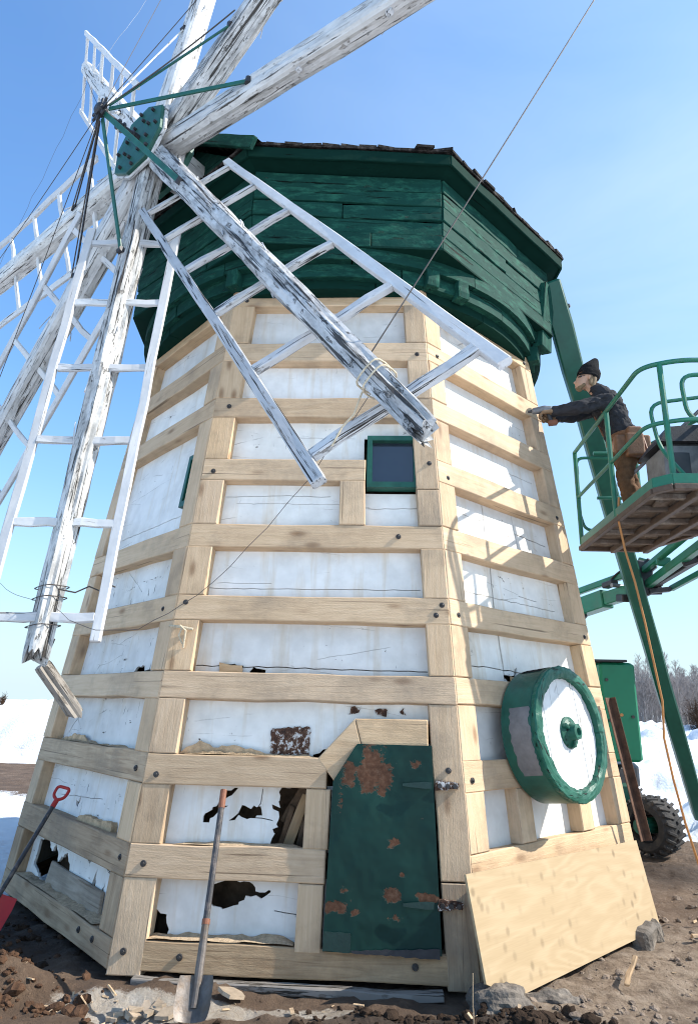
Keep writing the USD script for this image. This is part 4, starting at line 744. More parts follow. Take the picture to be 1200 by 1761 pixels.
# loose wires hanging at the near sail
p = BP('E', 4.66, .1); put('loose_wire', tube([p, p+[.12, .02, -.02], p+[.2, .05, .03], p+[.28, .08, .0], p+[.31, .1, .06], p+[.36, .12, .04]], .006, 5), M['wire'], wheel)
p = BP('D', 5.36, 0); put('loose_rope', tube([p, p+[-.05, .02, -.07], p+[-.08, .03, -.16], p+[-.13, .05, -.21], p+[-.17, .06, -.29]], .0045, 5), M['rope'], wheel)
# upright timbers beside the hub, between the stocks
put('brace', beam(HUB+AU*.34+AV*.62-AN*.05, HUB+AU*.24-AV*.42-AN*.15, .13, .15, up=AN, seg=8, jit=.004), M['whitewash'], wheel)
put('brace', beam(HUB-AU*.28+AV*.5+AN*.02, HUB+AU*.12-AV*.1+AN*.02, .16, .12, up=AN, seg=8, jit=.004), M['whitewash'], wheel)
# gable of the cap over the windshaft
gdir = unit(np.array([AN[0], AN[1], 0])); gt = np.array([-gdir[1], gdir[0], 0])
G0 = gdir*2.50; gz = 7.42
ga, gb, gp = G0+gt*1.02+[0, 0, EZ-.05], G0-gt*1.02+[0, 0, EZ-.05], G0+[0, 0, gz]
nbd = 6
for k in range(nbd):
    z0, z1 = EZ-.05+(gz-EZ+.05)*k/nbd, EZ-.05+(gz-EZ+.05)*(k+.94)/nbd; w0, w1 = 1.0*(1-k/nbd), 1.0*(1-(k+.9)/nbd)
    q = [G0+gt*w0+[0, 0, z0], G0-gt*w0+[0, 0, z0], G0-gt*w1+[0, 0, z1], G0+gt*w1+[0, 0, z1]]; o = gdir*.03
    put('gable_board', (np.array([x+o for x in q]+[x-o for x in q]), np.array([[0, 1, 2], [0, 2, 3], [4, 6, 5], [4, 7, 6], [0, 4, 5], [0, 5, 1], [3, 2, 6], [3, 6, 7], [1, 5, 6], [1, 6, 2], [0, 3, 7], [0, 7, 4]])[:, ::-1], np.array([[w0, 0, 0], [-w0, 0, 0], [-w1, .1, 0], [w1, .1, 0]]*2)+k*3.0), M['cap_green'], cap)
for sg in (1, -1):
    a = G0+gdir*.16+gt*sg*1.12+[0, 0, EZ]; b = G0+gdir*.16+[0, 0, gz+.07]; put('gable_rake', beam(a, b, .05, .12, up=(0, 0, 1), seg=5, jit=.003), M['cap_green'], cap)
    q = [a+[0, 0, .05], b+[0, 0, .05], np.array([0, 0, gz+.12]), gt*sg*1.2+[0, 0, EZ+.1]]
    put('gable_roof', (np.array(q+[x+[0, 0, .03] for x in q]), np.array([[0, 1, 2], [0, 2, 3], [4, 6, 5], [4, 7, 6], [0, 4, 5], [0, 5, 1], [3, 2, 6], [3, 6, 7]])), M['shingle'], cap)
# long green pole from the cap's rear corner down to the ground, with its bracket
P0, P1 = np.array([2.47, -.94, 6.50]), np.array([4.97, 2.42, .30])
pole = put('tail_pole', beam(P0, P1, .25, .25, w1=.175, h1=.19, up=unit(np.array([-.30, -.95, .1])), seg=14, jit=.003, ch=.02), M['pole_green'], cap)
put('pole_bolt', lathe([(-.15, .03), (.15, .03), (.17, .02)], P0+(P1-P0)*.045, np.cross(unit(P1-P0), (0, 0, 1)), 8), M['dark_steel'], cap)
put('pole_bracket', beam([2.42, -.98, 6.40], [2.36, -.90, 5.62], .26, .12, up=(.8, -.6, 0), seg=3, jit=.004), M['cap_green'], cap)

# ------------------------------------------------------------------ things that lean on or hang from the tower
stick = thing('broken_pole', 'short grey broken pole hanging by wire from the near sail tip', 'broken pole', BP('E', 5.15, 0)+[.12, .25, -.35])
p = BP('E', 5.1, 0); a, b = p+[-.10, .28, -.07], p+[.10, .48, -.40]
put('pole_stub', log(a, b, .11, .10, .12, .10, up=(0, 0, 1), n=20, m=16, seed=33, amp=.016, power=2.4, endamp=.12), M['driftwood'], stick)
put('hanging_wire', tube([BP('E', 5.0, .06), p+[.06, .1, .1], a+[.02, 0, .02]], .005, 5), M['wire'], stick)

# the big pulley on the right face
az = AZ['right']; PC_S, PC_Z, PR, PD0, PD1 = -.1345, 1.457, .503, .012, .33
cen = lambda o: TW(az, PC_S, PC_Z, o); nrm = unit(cen(1)-cen(0)); 
pul = thing('pulley_wheel', 'big round green rimmed wooden wheel with white face and green hub on the right wall', 'pulley', cen(0))
pu = unit(TW(az, PC_S, PC_Z+1, 0)-TW(az, PC_S, PC_Z, 0)); ps = np.cross(pu, nrm)
def pull(prof, m=72, rough=.0, seed=0):
    R, G = [], []
    th = np.arange(m)/m*2*np.pi
    for o, r in prof:
        rr = r+rough*(meshkit.fbm(np.column_stack([np.cos(th)*13, np.sin(th)*13, np.full(m, o*20+r*30)]), 4, seed)-.5)*2
        oo = o+rough*.8*(meshkit.fbm(np.column_stack([np.cos(th)*6+5, np.sin(th)*6, np.full(m, o*20+r*30)]), 3, seed+4)-.5)*2
        R.append(cen(0)+nrm*oo[:, None]+rr[:, None]*(np.cos(th)[:, None]*ps+np.sin(th)[:, None]*pu)); G.append(np.column_stack([th*r, np.full(m, r), np.full(m, o)]))
    V, F = rings(np.array(R), False); return V, F, np.array(G).reshape(-1, 3)
put('rim_band', pull([(PD0, PR-.04), (PD0, PR-.012), (PD0+.01, PR), (PD1-.06, PR), (PD1-.05, PR-.01)]), M['plate_green'], pul, smooth=True)
put('rim', pull([(PD1-.05, PR-.006), (PD1-.015, PR+.002), (PD1-.004, PR-.004), (PD1+.002, PR-.03), (PD1+.004, PR-.06), (PD1-.002, PR-.088), (PD1-.035, PR-.094), (PD1-.10, PR-.096)], 220, .011, 3), M['rim_green'], pul)
put('backing', pull([(PD0+.02, PR-.03), (PD0+.02, .001)], 48), M['cap_soffit'], pul)
x0 = -(PR-.085)
for k in range(7):  # white face boards
    a0, a1 = x0+k*2*(PR-.085)/7+.002, x0+(k+1)*2*(PR-.085)/7-.002; disc = Polygon([((PR-.09)*math.cos(t), (PR-.09)*math.sin(t)) for t in np.linspace(0, 2*np.pi, 60)]).intersection(sbox(a0, -1, a1, 1)); m = extrude(disc, .03); v = np.array(m.vertices)
    put('face_board', (cen(0)+ps*v[:, :1]+pu*v[:, 1:2]+nrm*(v[:, 2:]+PD1-.075+rng.uniform(-.003, .003)), np.array(m.faces), v+k*2.1), M['wheel_white'], pul)
hb = put('hub', lathe([(PD1-.05, .122), (PD1-.03, .118), (PD1-.025, .10), (PD1-.01, .07), (PD1+.04, .055), (PD1+.045, .03), (PD1+.02, .026)], cen(0), nrm, 28), M['rim_green'], pul)
for k in range(3): a = k*2.094+.5; put('hub_rib', beam(cen(PD1-.02)+.05*(math.cos(a)*ps+math.sin(a)*pu), cen(PD1-.02)+.112*(math.cos(a)*ps+math.sin(a)*pu), .03, .05, up=nrm), M['rim_green'], hb)
def band_patch(t0, t1, o0, o1, seed, m):
    n = 24; th = np.linspace(t0, t1, n); r_ = np.random.default_rng(seed); R = []
    for o_, w in ((o0, -1), (o1, 1)): R.append([cen(0)+nrm*(o_+r_.uniform(-.012, .012))+(PR+.003)*(math.cos(t)*ps+math.sin(t)*pu) for t in th])
    V = np.array(R).reshape(-1, 3); i = np.arange(n-1); put('bare_patch', (V, np.vstack([np.stack([i, i+1, i+n+1], 1), np.stack([i, i+n+1, i+n], 1)])), M[m], pul)
band_patch(2.75, 3.75, .10, .27, 2, 'dark_steel' if False else 'grey_steel'); band_patch(1.5, 1.95, .05, .24, 3, 'shingle')
# plywood sheet leaning against the right face, on blocks
A, B, Cc, D_ = np.array([1.075, -3.00, .655]), np.array([2.69, -1.45, .62]), np.array([2.735, -1.50, -.005]), np.array([1.155, -3.05, .055])
# the lower edge slopes: near corner lower
D_ = np.array([1.36, -2.94, -.02]); A2 = np.array([1.075, -3.01, .655]); E_ = np.array([1.14, -3.06, .09])
pc = [A2, E_, D_, Cc, B]; pn = unit(np.cross(B-A2, D_-A2)); pn = pn if pn @ np.array([.7, -.7, 0]) > 0 else -pn; px_ = unit(B-A2); py_ = np.cross(pn, px_)
pl2 = Polygon([((q-A2) @ px_, (q-A2) @ py_) for q in pc]).buffer(0); m = extrude(pl2, .018); v = np.array(m.vertices)
solo('plywood_sheet', (A2+px_*v[:, :1]+py_*v[:, 1:2]+pn*(v[:, 2:]), np.array(m.faces), v+3.0), M['plywood'], 'pale plywood sheet leaning on the foot of the tower under the green wheel', 'plywood sheet')
p, q = TW(az, 1.03, 1.77, .075), TW(az, 1.052, .58, .13); d = unit(q-p); s = unit(np.cross(d, nrm))
solo('angle_iron', join(beam(p, q, .085, .006, up=nrm, ch=.001), beam(p-s*.04+nrm*.03, q-s*.04+nrm*.03, .006, .06, up=nrm, ch=.001)), M['rust'], 'long rusty brown angle iron leaning upright at the right corner of the tower', 'angle iron')

# ------------------------------------------------------------------ shovels
GZ = lambda x, y: float(ground_height(np.array([[x]]), np.array([[y]]))[0, 0])
def spade(face, up_, tip, w, L, dish=.05, n=14, m=11):
    """blade: tip = lower middle, up_ direction of the blade's length, face = direction it looks"""
    up_, face = unit(up_), unit(face); side = np.cross(up_, face); U, Wd = np.meshgrid(np.linspace(0, 1, n), np.linspace(-1, 1, m), indexing='ij')
    wid = w/2*np.interp(U, [0, .1, .3, .8, 1], [.82, .93, 1, 1, .93]); low = L*.06*(1-Wd**2)*(U < .001)
    V = tip+up_*(U*L-low)[..., None]+side*(Wd*wid)[..., None]+face*(dish*Wd**2+.02*(1-U))[..., None]; V = V.reshape(-1, 3)
    i = (np.arange(n-1)[:, None]*m+np.arange(m-1)).ravel(); F = np.vstack([np.stack([i, i+1, i+m+1], 1), np.stack([i, i+m+1, i+m], 1)]); k = len(V)
    return np.vstack([V, V-face*.003]), np.vstack([F, F[:, ::-1]+k])
sh_top, sh_bot = np.array([-.505, -2.90, 1.085]), np.array([-.455, -3.45, .045])
shv = thing('long_shovel', 'long handled shovel with steel blade leaning on the front of the tower', 'shovel', (sh_bot[0], sh_bot[1], 0))
d = unit(sh_bot-sh_top); Ls = np.linalg.norm(sh_bot-sh_top); at = lambda t: sh_top+(sh_bot-sh_top)*t
put('grip', tube([at(0), at(.005), at(.10)], .022, 12), M['wood_handle'], shv); put('handle', tube([at(.10), at(.66)], .0195, 12), M['shovel_handle'], shv)
put('collar', tube([at(.64), at(.665)], .024, 12), M['wood_handle'], shv); put('socket', tube([at(.66), at(.9), at(1.0)], .022, 12, .028), M['blade_steel'], shv)
put('blade', spade((0, -1, .35), -d, at(1.0)+d*.05, .20, .20), M['blade_steel'], shv, smooth=True)
r_top, r_bot = np.array([-2.055, -1.95, .927]), np.array([-2.20, -2.40, .285])
rs_ = thing('red_shovel', 'red D handled shovel leaning at the left corner of the tower', 'shovel', (r_bot[0], r_bot[1], 0))
d = unit(r_bot-r_top); at = lambda t: r_top+(r_bot-r_top)*t; sd = unit(np.cross(d, (0, -1, 0.2)))
put('handle', tube([at(.18), at(1.05)], .017, 10), M['shovel_handle'], rs_)
g0 = at(.18); put('grip', join(tube([g0, g0-d*.07], .021, 10), tube(fillet([g0-d*.06, g0-d*.09+sd*.05, g0-d*.17+sd*.055, g0-d*.17-sd*.055, g0-d*.09-sd*.05, g0-d*.06], .03), .0125, 8)), M['red'], rs_)
put('blade', spade((.5, -.8, .4), -d, at(1.0)+d*.36, .27, .36, .05), M['red'], rs_, smooth=True)

# ------------------------------------------------------------------ stones, blocks, debris
def rock(c, r, seed, label, squash=(1, 1, .7), m='stone'):
    solo('rock', blob(c, r, seed, 3, .28, 1.8, squash), M[m], label, 'rock')
rock((1.27, -3.10, -.02), .17, 3, 'dark grey rock under the near corner of the plywood sheet', (1.2, 1, .75))
rock((1.62, -2.98, -.03), .12, 5, 'small pale rock beneath the lower edge of the plywood', (1.4, .9, .6))
blk = beam([2.50, -1.86, .00], [2.74, -1.60, .02], .14, .15, seg=5, jit=.012, ch=.025); solo('stone_block', blk, M['stone'], 'squared grey stone block under the far corner of the plywood', 'stone block')
for k, (a, b, w, lab) in enumerate((((1.55, -2.62, .02), (2.55, -1.72, .05), .10, 'dark plank on the ground in the shade under the plywood'), ((3.15, -1.55, .02), (3.35, -1.78, .03), .06, 'split pale board lying on the dirt right of the plywood'), ((2.95, -1.75, .01), (3.2, -1.70, .03), .03, 'thin stick lying on the dirt near the split board'), ((2.1, -2.75, .01), (2.25, -2.52, .10), .03, 'thin stick poking up beside the plywood sheet'))):
    solo('plank', beam(a, b, w, .022, seg=3, jit=.004), M['timber_old' if k != 1 else 'timber_grey'], lab, 'board')
solo('base_plank', beam([-1.0, -2.90, -.045], [.95, -2.90, -.05], .07, .05, seg=10, jit=.003), M['driftwood'], 'thin old plank laid along the ground under the front sill', 'plank')
solo('weed_stalk', tube([(1.07, -3.36, GZ(1.07, -3.36)), (1.068, -3.36, .1), (1.073, -3.358, .24)], .0035, 5), M['chip'], 'thin dry weed stalk standing in front of the dark rock', 'weed')
def scatter(name, n, area, rmin, rmax, mt, seed, label, cat, flat=.6, chip=False):
    r = np.random.default_rng(seed); gs = []; base = trimesh.creation.icosphere(1) if not chip else trimesh.creation.box((1, .25, .08)); bv, bf = np.array(base.vertices), np.array(base.faces)
    for _ in range(n):
        x, y, rx, ry = area[r.integers(len(area))]; x += r.normal(0, rx); y += r.normal(0, ry)
        if math.hypot(x, y) < 2.75 or (abs(x) < 1.25 and y > -3.0): continue
        s = rmin*(rmax/rmin)**(r.random()**2.2); v = bv*s*(1 if chip else (.7+.6*r.random(bv.shape))); v = v*np.array([1, 1, flat]) if not chip else v
        q = trimesh.transformations.euler_matrix(*(r.normal(0, .4, 2)), r.uniform(0, 6.28))[:3, :3]; gs.append((v @ q.T+[x, y, GZ(x, y)+s*.15], bf))
    solo(name, join(*gs), M[mt], label, cat, kind='stuff')
scatter('mud_clods', 300, [(-1.85, -3.12, .3, .13), (-2.3, -2.6, .4, .3), (-1.6, -3.3, .25, .08)], .010, .055, 'clod', 1, 'loose brown clods on the spoil heap at the left', 'clods')
scatter('dark_clods', 480, [(.75, -3.33, .38, .11), (1.35, -3.3, .25, .1), (-2.2, -2.0, .5, .5)], .008, .05, 'clod_dark', 2, 'dark clods and rubble along the front of the sill', 'clods')
scatter('pale_clods', 360, [(2.2, -2.6, .5, .25), (2.9, -2.0, .5, .4), (3.6, -.9, .7, .8), (1.8, -3.0, .3, .1)], .006, .04, 'clod_pale', 3, 'small pale clods on the sunlit dirt at the right', 'clods')
scatter('wood_chips', 110, [(.3, -3.2, .8, .12), (2.6, -2.2, .6, .4), (-1.0, -3.2, .4, .1), (3.4, -.8, .6, .7)], .015, .10, 'chip', 4, 'scattered pale wood chips on the ground', 'wood chips', chip=True)
def ice_slab(seed, x, y, w, h, ang):
    r = np.random.default_rng(seed); th = np.sort(r.uniform(0, 2*np.pi, 8)); p = Polygon([(w*math.cos(t)*r.uniform(.7, 1.1), h*math.sin(t)*r.uniform(.7, 1.1)) for t in th]).buffer(0); m = extrude(p, .02)
    q = trimesh.transformations.euler_matrix(r.normal(0, .22), r.normal(0, .22), ang)[:3, :3]; v = np.array(m.vertices) @ q.T+[x, y, GZ(x, y)+.02]; return v, np.array(m.faces)
M['ice'] = plain('dirty_ice', (.34, .27, .20), rough=.25, var=.25, scale=12, bump=.3, spec=.5)
solo('ice_shards', join(*[ice_slab(k, rng.normal(-.72, .20), rng.normal(-3.24, .07), rng.uniform(.03, .12), rng.uniform(.03, .08), rng.uniform(0, 6)) for k in range(12)]), M['ice'], 'broken tan ice shards beside the shovel blade', 'ice', kind='stuff')

# ------------------------------------------------------------------ the boom lift
lift = thing('boom_lift', 'green articulated boom lift with raised work basket to the right of the tower', 'boom lift', (3.75, 1.4, 0))
ZF = 3.40
bas = put('basket_floor', (lambda m: (np.array(m.vertices)*[1, 1, 1]+[0, 0, ZF+.02], np.array(m.faces)))(extrude(Polygon([(2.79, -.42), (3.40, -.40), (3.70, -1.15), (3.83, -1.6), (3.83, -2.38), (3.73, -2.51), (2.89, -2.51), (2.79, -2.41)]), .03)), M['grime'], lift)
BO = [(2.77, -.40), (3.42, -.38), (3.72, -1.13), (3.85, -1.6), (3.85, -2.40), (3.75, -2.54), (2.88, -2.54), (2.77, -2.42)]
for a, b in zip(BO, BO[1:]+BO[:1]): put('toe_board', beam([*a, ZF+.055], [*b, ZF+.055], .012, .12, ch=.002), M['lift_green'], bas); put('floor_beam', beam([*a, ZF-.0], [*b, ZF-.0], .05, .05, ch=.004), M['brown_steel'], bas)
for y in (-.75, -1.15, -1.55, -1.95, -2.3): put('floor_beam', beam([2.79, y, ZF-.005], [3.5 if y > -1 else 3.80, y, ZF-.005], .05, .05), M['grime'], bas)
for x in (3.1, 3.45): put('floor_beam', beam([x, -2.5, ZF-.03], [x, -.45, ZF-.03], .06, .06), M['brown_steel'], bas)
for k in range(9):
    x, y = rng.uniform(2.9, 3.5), rng.uniform(-2.3, -.7); put('caked_dirt', beam([x, y, ZF+.012], [x+rng.uniform(.1, .3), y+rng.uniform(-.1, .1), ZF+.012], rng.uniform(.06, .16), .02, seg=3, jit=.01), M['grime'], bas)
ZR, ZM = 4.55, 4.00; tr = .022
def loop(z, pts, r=.13, rad=tr): return tube(fillet([(x, y, z) for x, y in pts], r, 7), rad, 10)
left = [(2.78, -.41), (2.78, -2.40), (3.05, -2.53), (3.80, -2.53), (3.84, -2.2), (3.84, -1.55), (3.45, -.40), (3.0, -.40)]
put('top_rail', loop(ZR, left), M['lift_green'], bas); put('mid_rail', loop(ZM, left, rad=.019), M['lift_green'], bas)
for x, y in ((2.78, -.42), (2.78, -1.52), (2.92, -2.47), (3.80, -2.50), (3.83, -1.5), (3.46, -.45)): put('rail_post', tube([(x, y, ZF+.05), (x, y, ZR)], .024, 10), M['lift_green'], bas)
for pts in ([(2.80, -.40, 4.48), (3.10, -.40, 4.48), (3.10, -.40, 3.72), (2.80, -.40, 3.72)],):
    put('gate', tube(fillet([(2.80, -.38, 3.72), (2.80, -.38, 4.5), (3.22, -.38, 4.5)], .1), .019, 8), M['lift_green'], bas); put('gate', tube(fillet([(2.80, -.38, 3.80), (2.84, -.38, 3.62), (3.22, -.38, 3.62)], .1), .019, 8), M['lift_green'], bas)
    for z in (4.28, 3.98): put('gate_hinge', beam([2.79, -.40, z], [2.79, -.40, z+.11], .05, .03, up=(0, 1, 0)), M['grey_steel'], bas)
put('hoop', tube(fillet([(3.12, -2.35, 3.5), (2.98, -2.15, 3.9), (2.95, -2.1, 4.35), (3.45, -2.15, 4.4)], .14), .018, 8), M['lift_green'], bas)
put('hoop', tube(fillet([(3.44, -2.40, 3.95), (3.16, -2.35, 4.1), (3.14, -2.35, 4.50), (3.5, -2.35, 4.52)], .12), .02, 8), M['lift_green'], bas)
put('hoop', tube([(3.0, -1.2, 3.9), (3.75, -2.0, 4.62)], .018, 8), M['grey_steel'], bas)
cb = put('control_box', beam([3.30, -1.75, 3.46], [3.30, -1.75, 4.02], .40, .45, up=(0, 1, 0), ch=.03), M['grey_steel'], bas)
put('box_lid', (lambda m: (np.array(m.vertices), np.array(m.faces)))(trimesh.convex.convex_hull(np.array([[3.05, -2.02, 4.02], [3.56, -2.02, 4.02], [3.05, -1.48, 4.02], [3.56, -1.48, 4.02], [3.14, -2.0, 4.17], [3.54, -2.0, 4.2], [3.16, -1.5, 4.17], [3.54, -1.5, 4.2]]))), M['dark_steel'], cb)
put('panel_plate', beam([3.22, -1.985, 3.62], [3.22, -1.985, 3.92], .18, .02, up=(0, 1, 0)), M['screen'], cb); put('green_cabinet', beam([3.58, -2.2, 3.46], [3.58, -2.2, 4.25], .22, .3, up=(0, 1, 0), ch=.02), M['lift_green'], bas)
put('coiled_hose', join(*[tube([np.array([3.12+.11*math.cos(t), -2.30+.08*math.sin(t), 3.50+.018*j+.006*math.sin(3*t+j)]) for t in np.linspace(0, 6.3, 20)], .012, 6) for j in range(4)]), M['leather'], bas)
# jib and boom
def bar(name, a, b, w, h, m='lift_green', ch=.012): return put(name, beam(a, b, w, h, ch=ch), M[m], lift)
J = np.array([3.96, 1.0, 3.24])
bar('jib_arm', J+[.03, -.02, .0], [4.02, -.70, 3.44], .10, .10); bar('jib_arm', J+[.00, -.10, .20], [3.92, -.78, 3.60], .08, .08); bar('jib_arm', J+[.34, -.05, -.03], [4.45, -.70, 3.38], .07, .07)
bar('jib_arm', J+[.16, -.08, .10], [4.22, -.80, 3.52], .06, .09); bar('jib_brace', [4.0, -.1, 3.30], [4.35, -.3, 3.42], .05, .07, 'dark_steel'); bar('jib_link', [3.90, .35, 3.45], [4.06, .35, 3.42], .06, .12); bar('jib_cylinder', J+[.1, .0, .0], [4.2, -.6, 3.42], .09, .09, 'dark_steel')
put('jib_pivot', beam(J+[-.05, 0, -.12], J+[.02, 0, .32], .22, .26, up=(0, 1, 0), ch=.02), M['dark_steel'], lift); put('jib_pivot', lathe([(-.2, .06), (.22, .06)], J+[.0, 0, -.05], (1, -.2, 0), 14), M['dark_steel'], lift); put('jib_pivot', beam(J+[.02, -.1, -.08], J+[.30, -.1, -.05], .1, .06), M['dark_steel'], lift)
BE = np.array([2.75, 3.7, 2.92]); bar('main_boom', J+[-.03, .08, -.02], J+(BE-J)*.30, .15, .18); bar('main_boom', J+(BE-J)*.22, BE, .20, .25); bar('boom_cylinder', J+[-.06, .2, .22], J+(BE-J)*.5+[0, 0, .25], .08, .09); bar('boom_end', J+(BE-J)*.36+[-.1, 0, -.2], J+(BE-J)*.42+[-.1, 0, .1], .16, .16, 'dark_steel')
for k in range(4): put('hose', tube(sag(J+[-.25+.04*k, .45, .16], J+[.05, 0, .22-.05*k], -.10-.03*k, 12), .013, 6), M['rubber'], lift)
bar('knuckle', J+[-.16, .10, -.14], J+[-.16, .34, -.10], .16, .10, 'dark_steel'); bar('knuckle', J+[-.10, .0, .10], J+[.12, -.12, .30], .09, .16, 'dark_steel'); bar('knuckle_plate', J+[-.06, .12, -.1], J+[.05, -.06, .36], .03, .20)
for q_ in ((-.20, .30, .06), (-.05, .05, .28), (.10, -.14, .02)): put('pivot_pin', lathe([(-.12, .028), (.12, .028)], J+np.array(q_), (.9, .4, 0), 10), M['grey_steel'], lift)
bar('valve_block', J+[-.30, .55, .10], J+[-.22, .36, .12], .12, .08, 'dark_steel')
bar('riser', BE+[.05, 0, 0], [3.3, 2.6, 1.5], .26, .30)
put('turntable', lathe([(.72, .55), (.95, .55), (1.0, .5)], (3.5, 2.1, 0), (0, 0, 1), 28), M['dark_steel'], lift)
cw = put('engine_cover', beam([3.60, 1.5, 1.06], [3.60, 1.5, 2.27], .45, .62, up=(0, 1, 0), ch=.03), M['lift_bright'], lift)
put('cover_lid', beam([3.30, 1.45, 2.29], [3.72, 1.45, 2.29], .62, .03), M['dark_steel'], cw)
for x, z in ((3.60, 1.62), (3.74, 1.60), (3.45, 2.05), (3.45, 1.55)): put('cover_bolt', lathe([(-.01, .02), (.02, .02)], (x, 1.19, z), (0, -1, 0), 8), M['orange_cord'] if x == 3.60 else M['bolt'], cw)
bar('chassis', [3.50, 1.45, .62], [3.50, 3.4, .62], .62, .32, 'pole_green', .03)
def lift_wheel(c, ax, lab=None):
    ax = unit(ax); R_, w = .45, .17; R0_ = .92; c = np.asarray(c, float)
    t = put('wheel', lathe([(-w, .19), (-w-.005, .265), (-w+.03, .305), (-w+.08, .322), (w-.08, .322), (w-.03, .305), (w+.005, .265), (w, .19), (w-.06, .18), (-w+.06, .18), (-w, .19)], c, ax, 44, False), M['rubber'], lift)
    s = unit(np.cross(ax, (0, 0, 1))); u = np.cross(ax, s)
    for k in range(22):
        for sg in (-1, 1):
            a = 2*math.pi*(k+.25*sg)/22; e0 = math.cos(a)*s+math.sin(a)*u; a2 = a+.16; e1 = math.cos(a2)*s+math.sin(a2)*u
            put('tread_lug', beam(np.asarray(c)+e0*.322+ax*sg*.015, np.asarray(c)+e1*.312+ax*sg*(w+.0), .036, .04, up=e0, ch=.006), M['rubber'], t)
    put('rim', lathe([(-.10, .185), (-.06, .17), (-.04, .12), (.0, .11), (.04, .12), (.10, .18), (.13, .18), (.06, .185), (-.05, .19)], c, ax, 30), M['dark_steel'], t); put('axle_hub', lathe([(-.26, .085), (-.24, .09), (.1, .09), (.12, .07), (.16, .05)], c, -ax, 20), M['pole_green'], t)
lift_wheel((3.88, 1.28, .335), (-.82, -.57, 0)); lift_wheel((3.15, 2.0, .335), (-.82, -.57, 0)); lift_wheel((4.25, 3.4, .34), (-.82, -.57, 0)); lift_wheel((3.3, 3.9, .34), (-.82, -.57, 0))
# air hose / cord from the basket to the ground
solo('orange_cord', tube(np.array([(2.80, -1.58, 3.62), (2.765, -1.60, 3.40), (2.80, -1.60, 3.1), (2.86, -1.6, 2.8), (2.93, -1.55, 2.45), (2.99, -1.5, 2.1), (3.05, -1.45, 1.75), (3.04, -1.42, 1.45), (3.09, -1.4, 1.1), (3.17, -1.35, .75), (3.27, -1.3, .4), (3.4, -1.2, .15), (3.6, -1.1, .02), (4.1, -1.0, .0)]), .010, 7), M['orange_cord'], 'orange extension cord hanging from the lift basket to the ground', 'cord')

# ------------------------------------------------------------------ the carpenter in the basket
CAM = np.array([.5479, -7.5647, 1.6538])
def mv(x, z, y): p = np.array([x, -1.3, z]); return CAM+(p-CAM)*((y-CAM[1])/(-1.3-CAM[1]))
MF = manifold3d.Manifold
def sph(c, r): return MF.sphere(r, 20).translate([float(x) for x in c])
def bone(a, ra, b, rb): return MF.batch_hull([sph(a, ra), sph(b, rb)])
def flesh(parts, edge=.018, it=8):
    m = parts[0]
    for p in parts[1:]: m = m+p
    m = m.refine_to_length(edge).to_mesh(); t = trimesh.Trimesh(np.array(m.vert_properties)[:, :3], np.array(m.tri_verts), process=True)
    trimesh.smoothing.filter_taubin(t, iterations=it); return np.array(t.vertices), np.array(t.faces)
yN, yF, yT = -1.33, -.93, -1.12
hd, nk = mv(2.69, 5.025, yT), mv(2.775, 4.90, yT)
shN, shF = mv(2.875, 4.775, yN), mv(2.83, 4.76, yF)
elN, elF = mv(2.585, 4.70, yN-.04), mv(2.62, 4.62, yF+.02)
wrN, wrF = mv(2.32, 4.655, yN+.07), mv(2.33, 4.57, yF-.20)
ch, wa, hp = mv(2.89, 4.68, yT), mv(2.965, 4.42, yT), mv(3.0, 4.27, yT)
hpN, hpF = hp+[0, -.10, -.02], hp+[0.01, .10, -.02]
knN, knF = mv(2.99, 3.86, yT-.13), mv(3.03, 3.86, yT+.15)
anN, anF = np.array([knN[0]+.07, knN[1]+.01, 3.53]), np.array([knF[0]+.10, knF[1], 3.53])
man = thing('person', 'carpenter in black knit cap and charcoal jacket reaching out of the lift basket', 'person', (hp[0], hp[1], ZF+.05))
fwd = unit(np.array([-1, -.05, -.10])); upv = np.array([.28, 0, .96]); upv = unit(upv); sidev = np.cross(fwd, upv)
H = lambda a, b, c: hd+fwd*a+upv*b+sidev*c
body = flesh([bone(nk-[.0, 0, .02], .058, hd-upv*.02, .062), bone(H(.0, .035, 0), .096, H(-.02, .045, 0), .093), bone(H(.045, -.05, 0), .068, H(.03, .0, 0), .078), bone(H(.075, -.085, 0), .030, H(.06, -.06, 0), .042),
    bone(H(.098, .0, 0), .011, H(.118, -.030, 0), .016), bone(H(.085, -.062, .015), .012, H(.085, -.062, -.015), .012), bone(H(-.005, .0, .085), .022, H(-.015, -.03, .085), .014), bone(H(-.005, .0, -.085), .022, H(-.015, -.03, -.085), .014),
    bone(nk, .06, ch, .10), bone(ch, .12, wa, .115), bone(wa, .12, hp, .12), bone(shN, .055, elN, .04), bone(elN, .04, wrN, .03), bone(shF, .055, elF, .04), bone(elF, .04, wrF, .03),
    bone(hpN, .085, knN, .06), bone(knN, .058, anN, .045), bone(hpF, .085, knF, .06), bone(knF, .058, anF, .045), bone(shN, .06, shF, .06)], .014, 6)
put('body', body, M['skin'], man, smooth=True)
jk = flesh([bone(shN+[0, .02, 0], .082, shF+[0, -.02, 0], .082), bone(ch+[-.01, -.08, .02], .125, ch+[-.01, .08, .02], .125), MF.batch_hull([sph(ch+[0, -.09, 0], .125), sph(ch+[0, .09, 0], .125), sph(wa+[0, -.07, 0], .125), sph(wa+[0, .07, 0], .125)]),
    MF.batch_hull([sph(wa+[0, -.07, 0], .128), sph(wa+[0, .07, 0], .128), sph(hp+[.01, -.07, .10], .13), sph(hp+[.01, .07, .10], .13)]), bone(nk+[.015, 0, .0], .085, ch+[0, 0, .08], .13),
    bone(shN, .092, elN, .072), bone(elN, .073, wrN+unit(elN-wrN)*.01, .050), bone(shF, .092, elF, .072), bone(elF, .073, wrF+unit(elF-wrF)*.01, .050)], .014, 4)
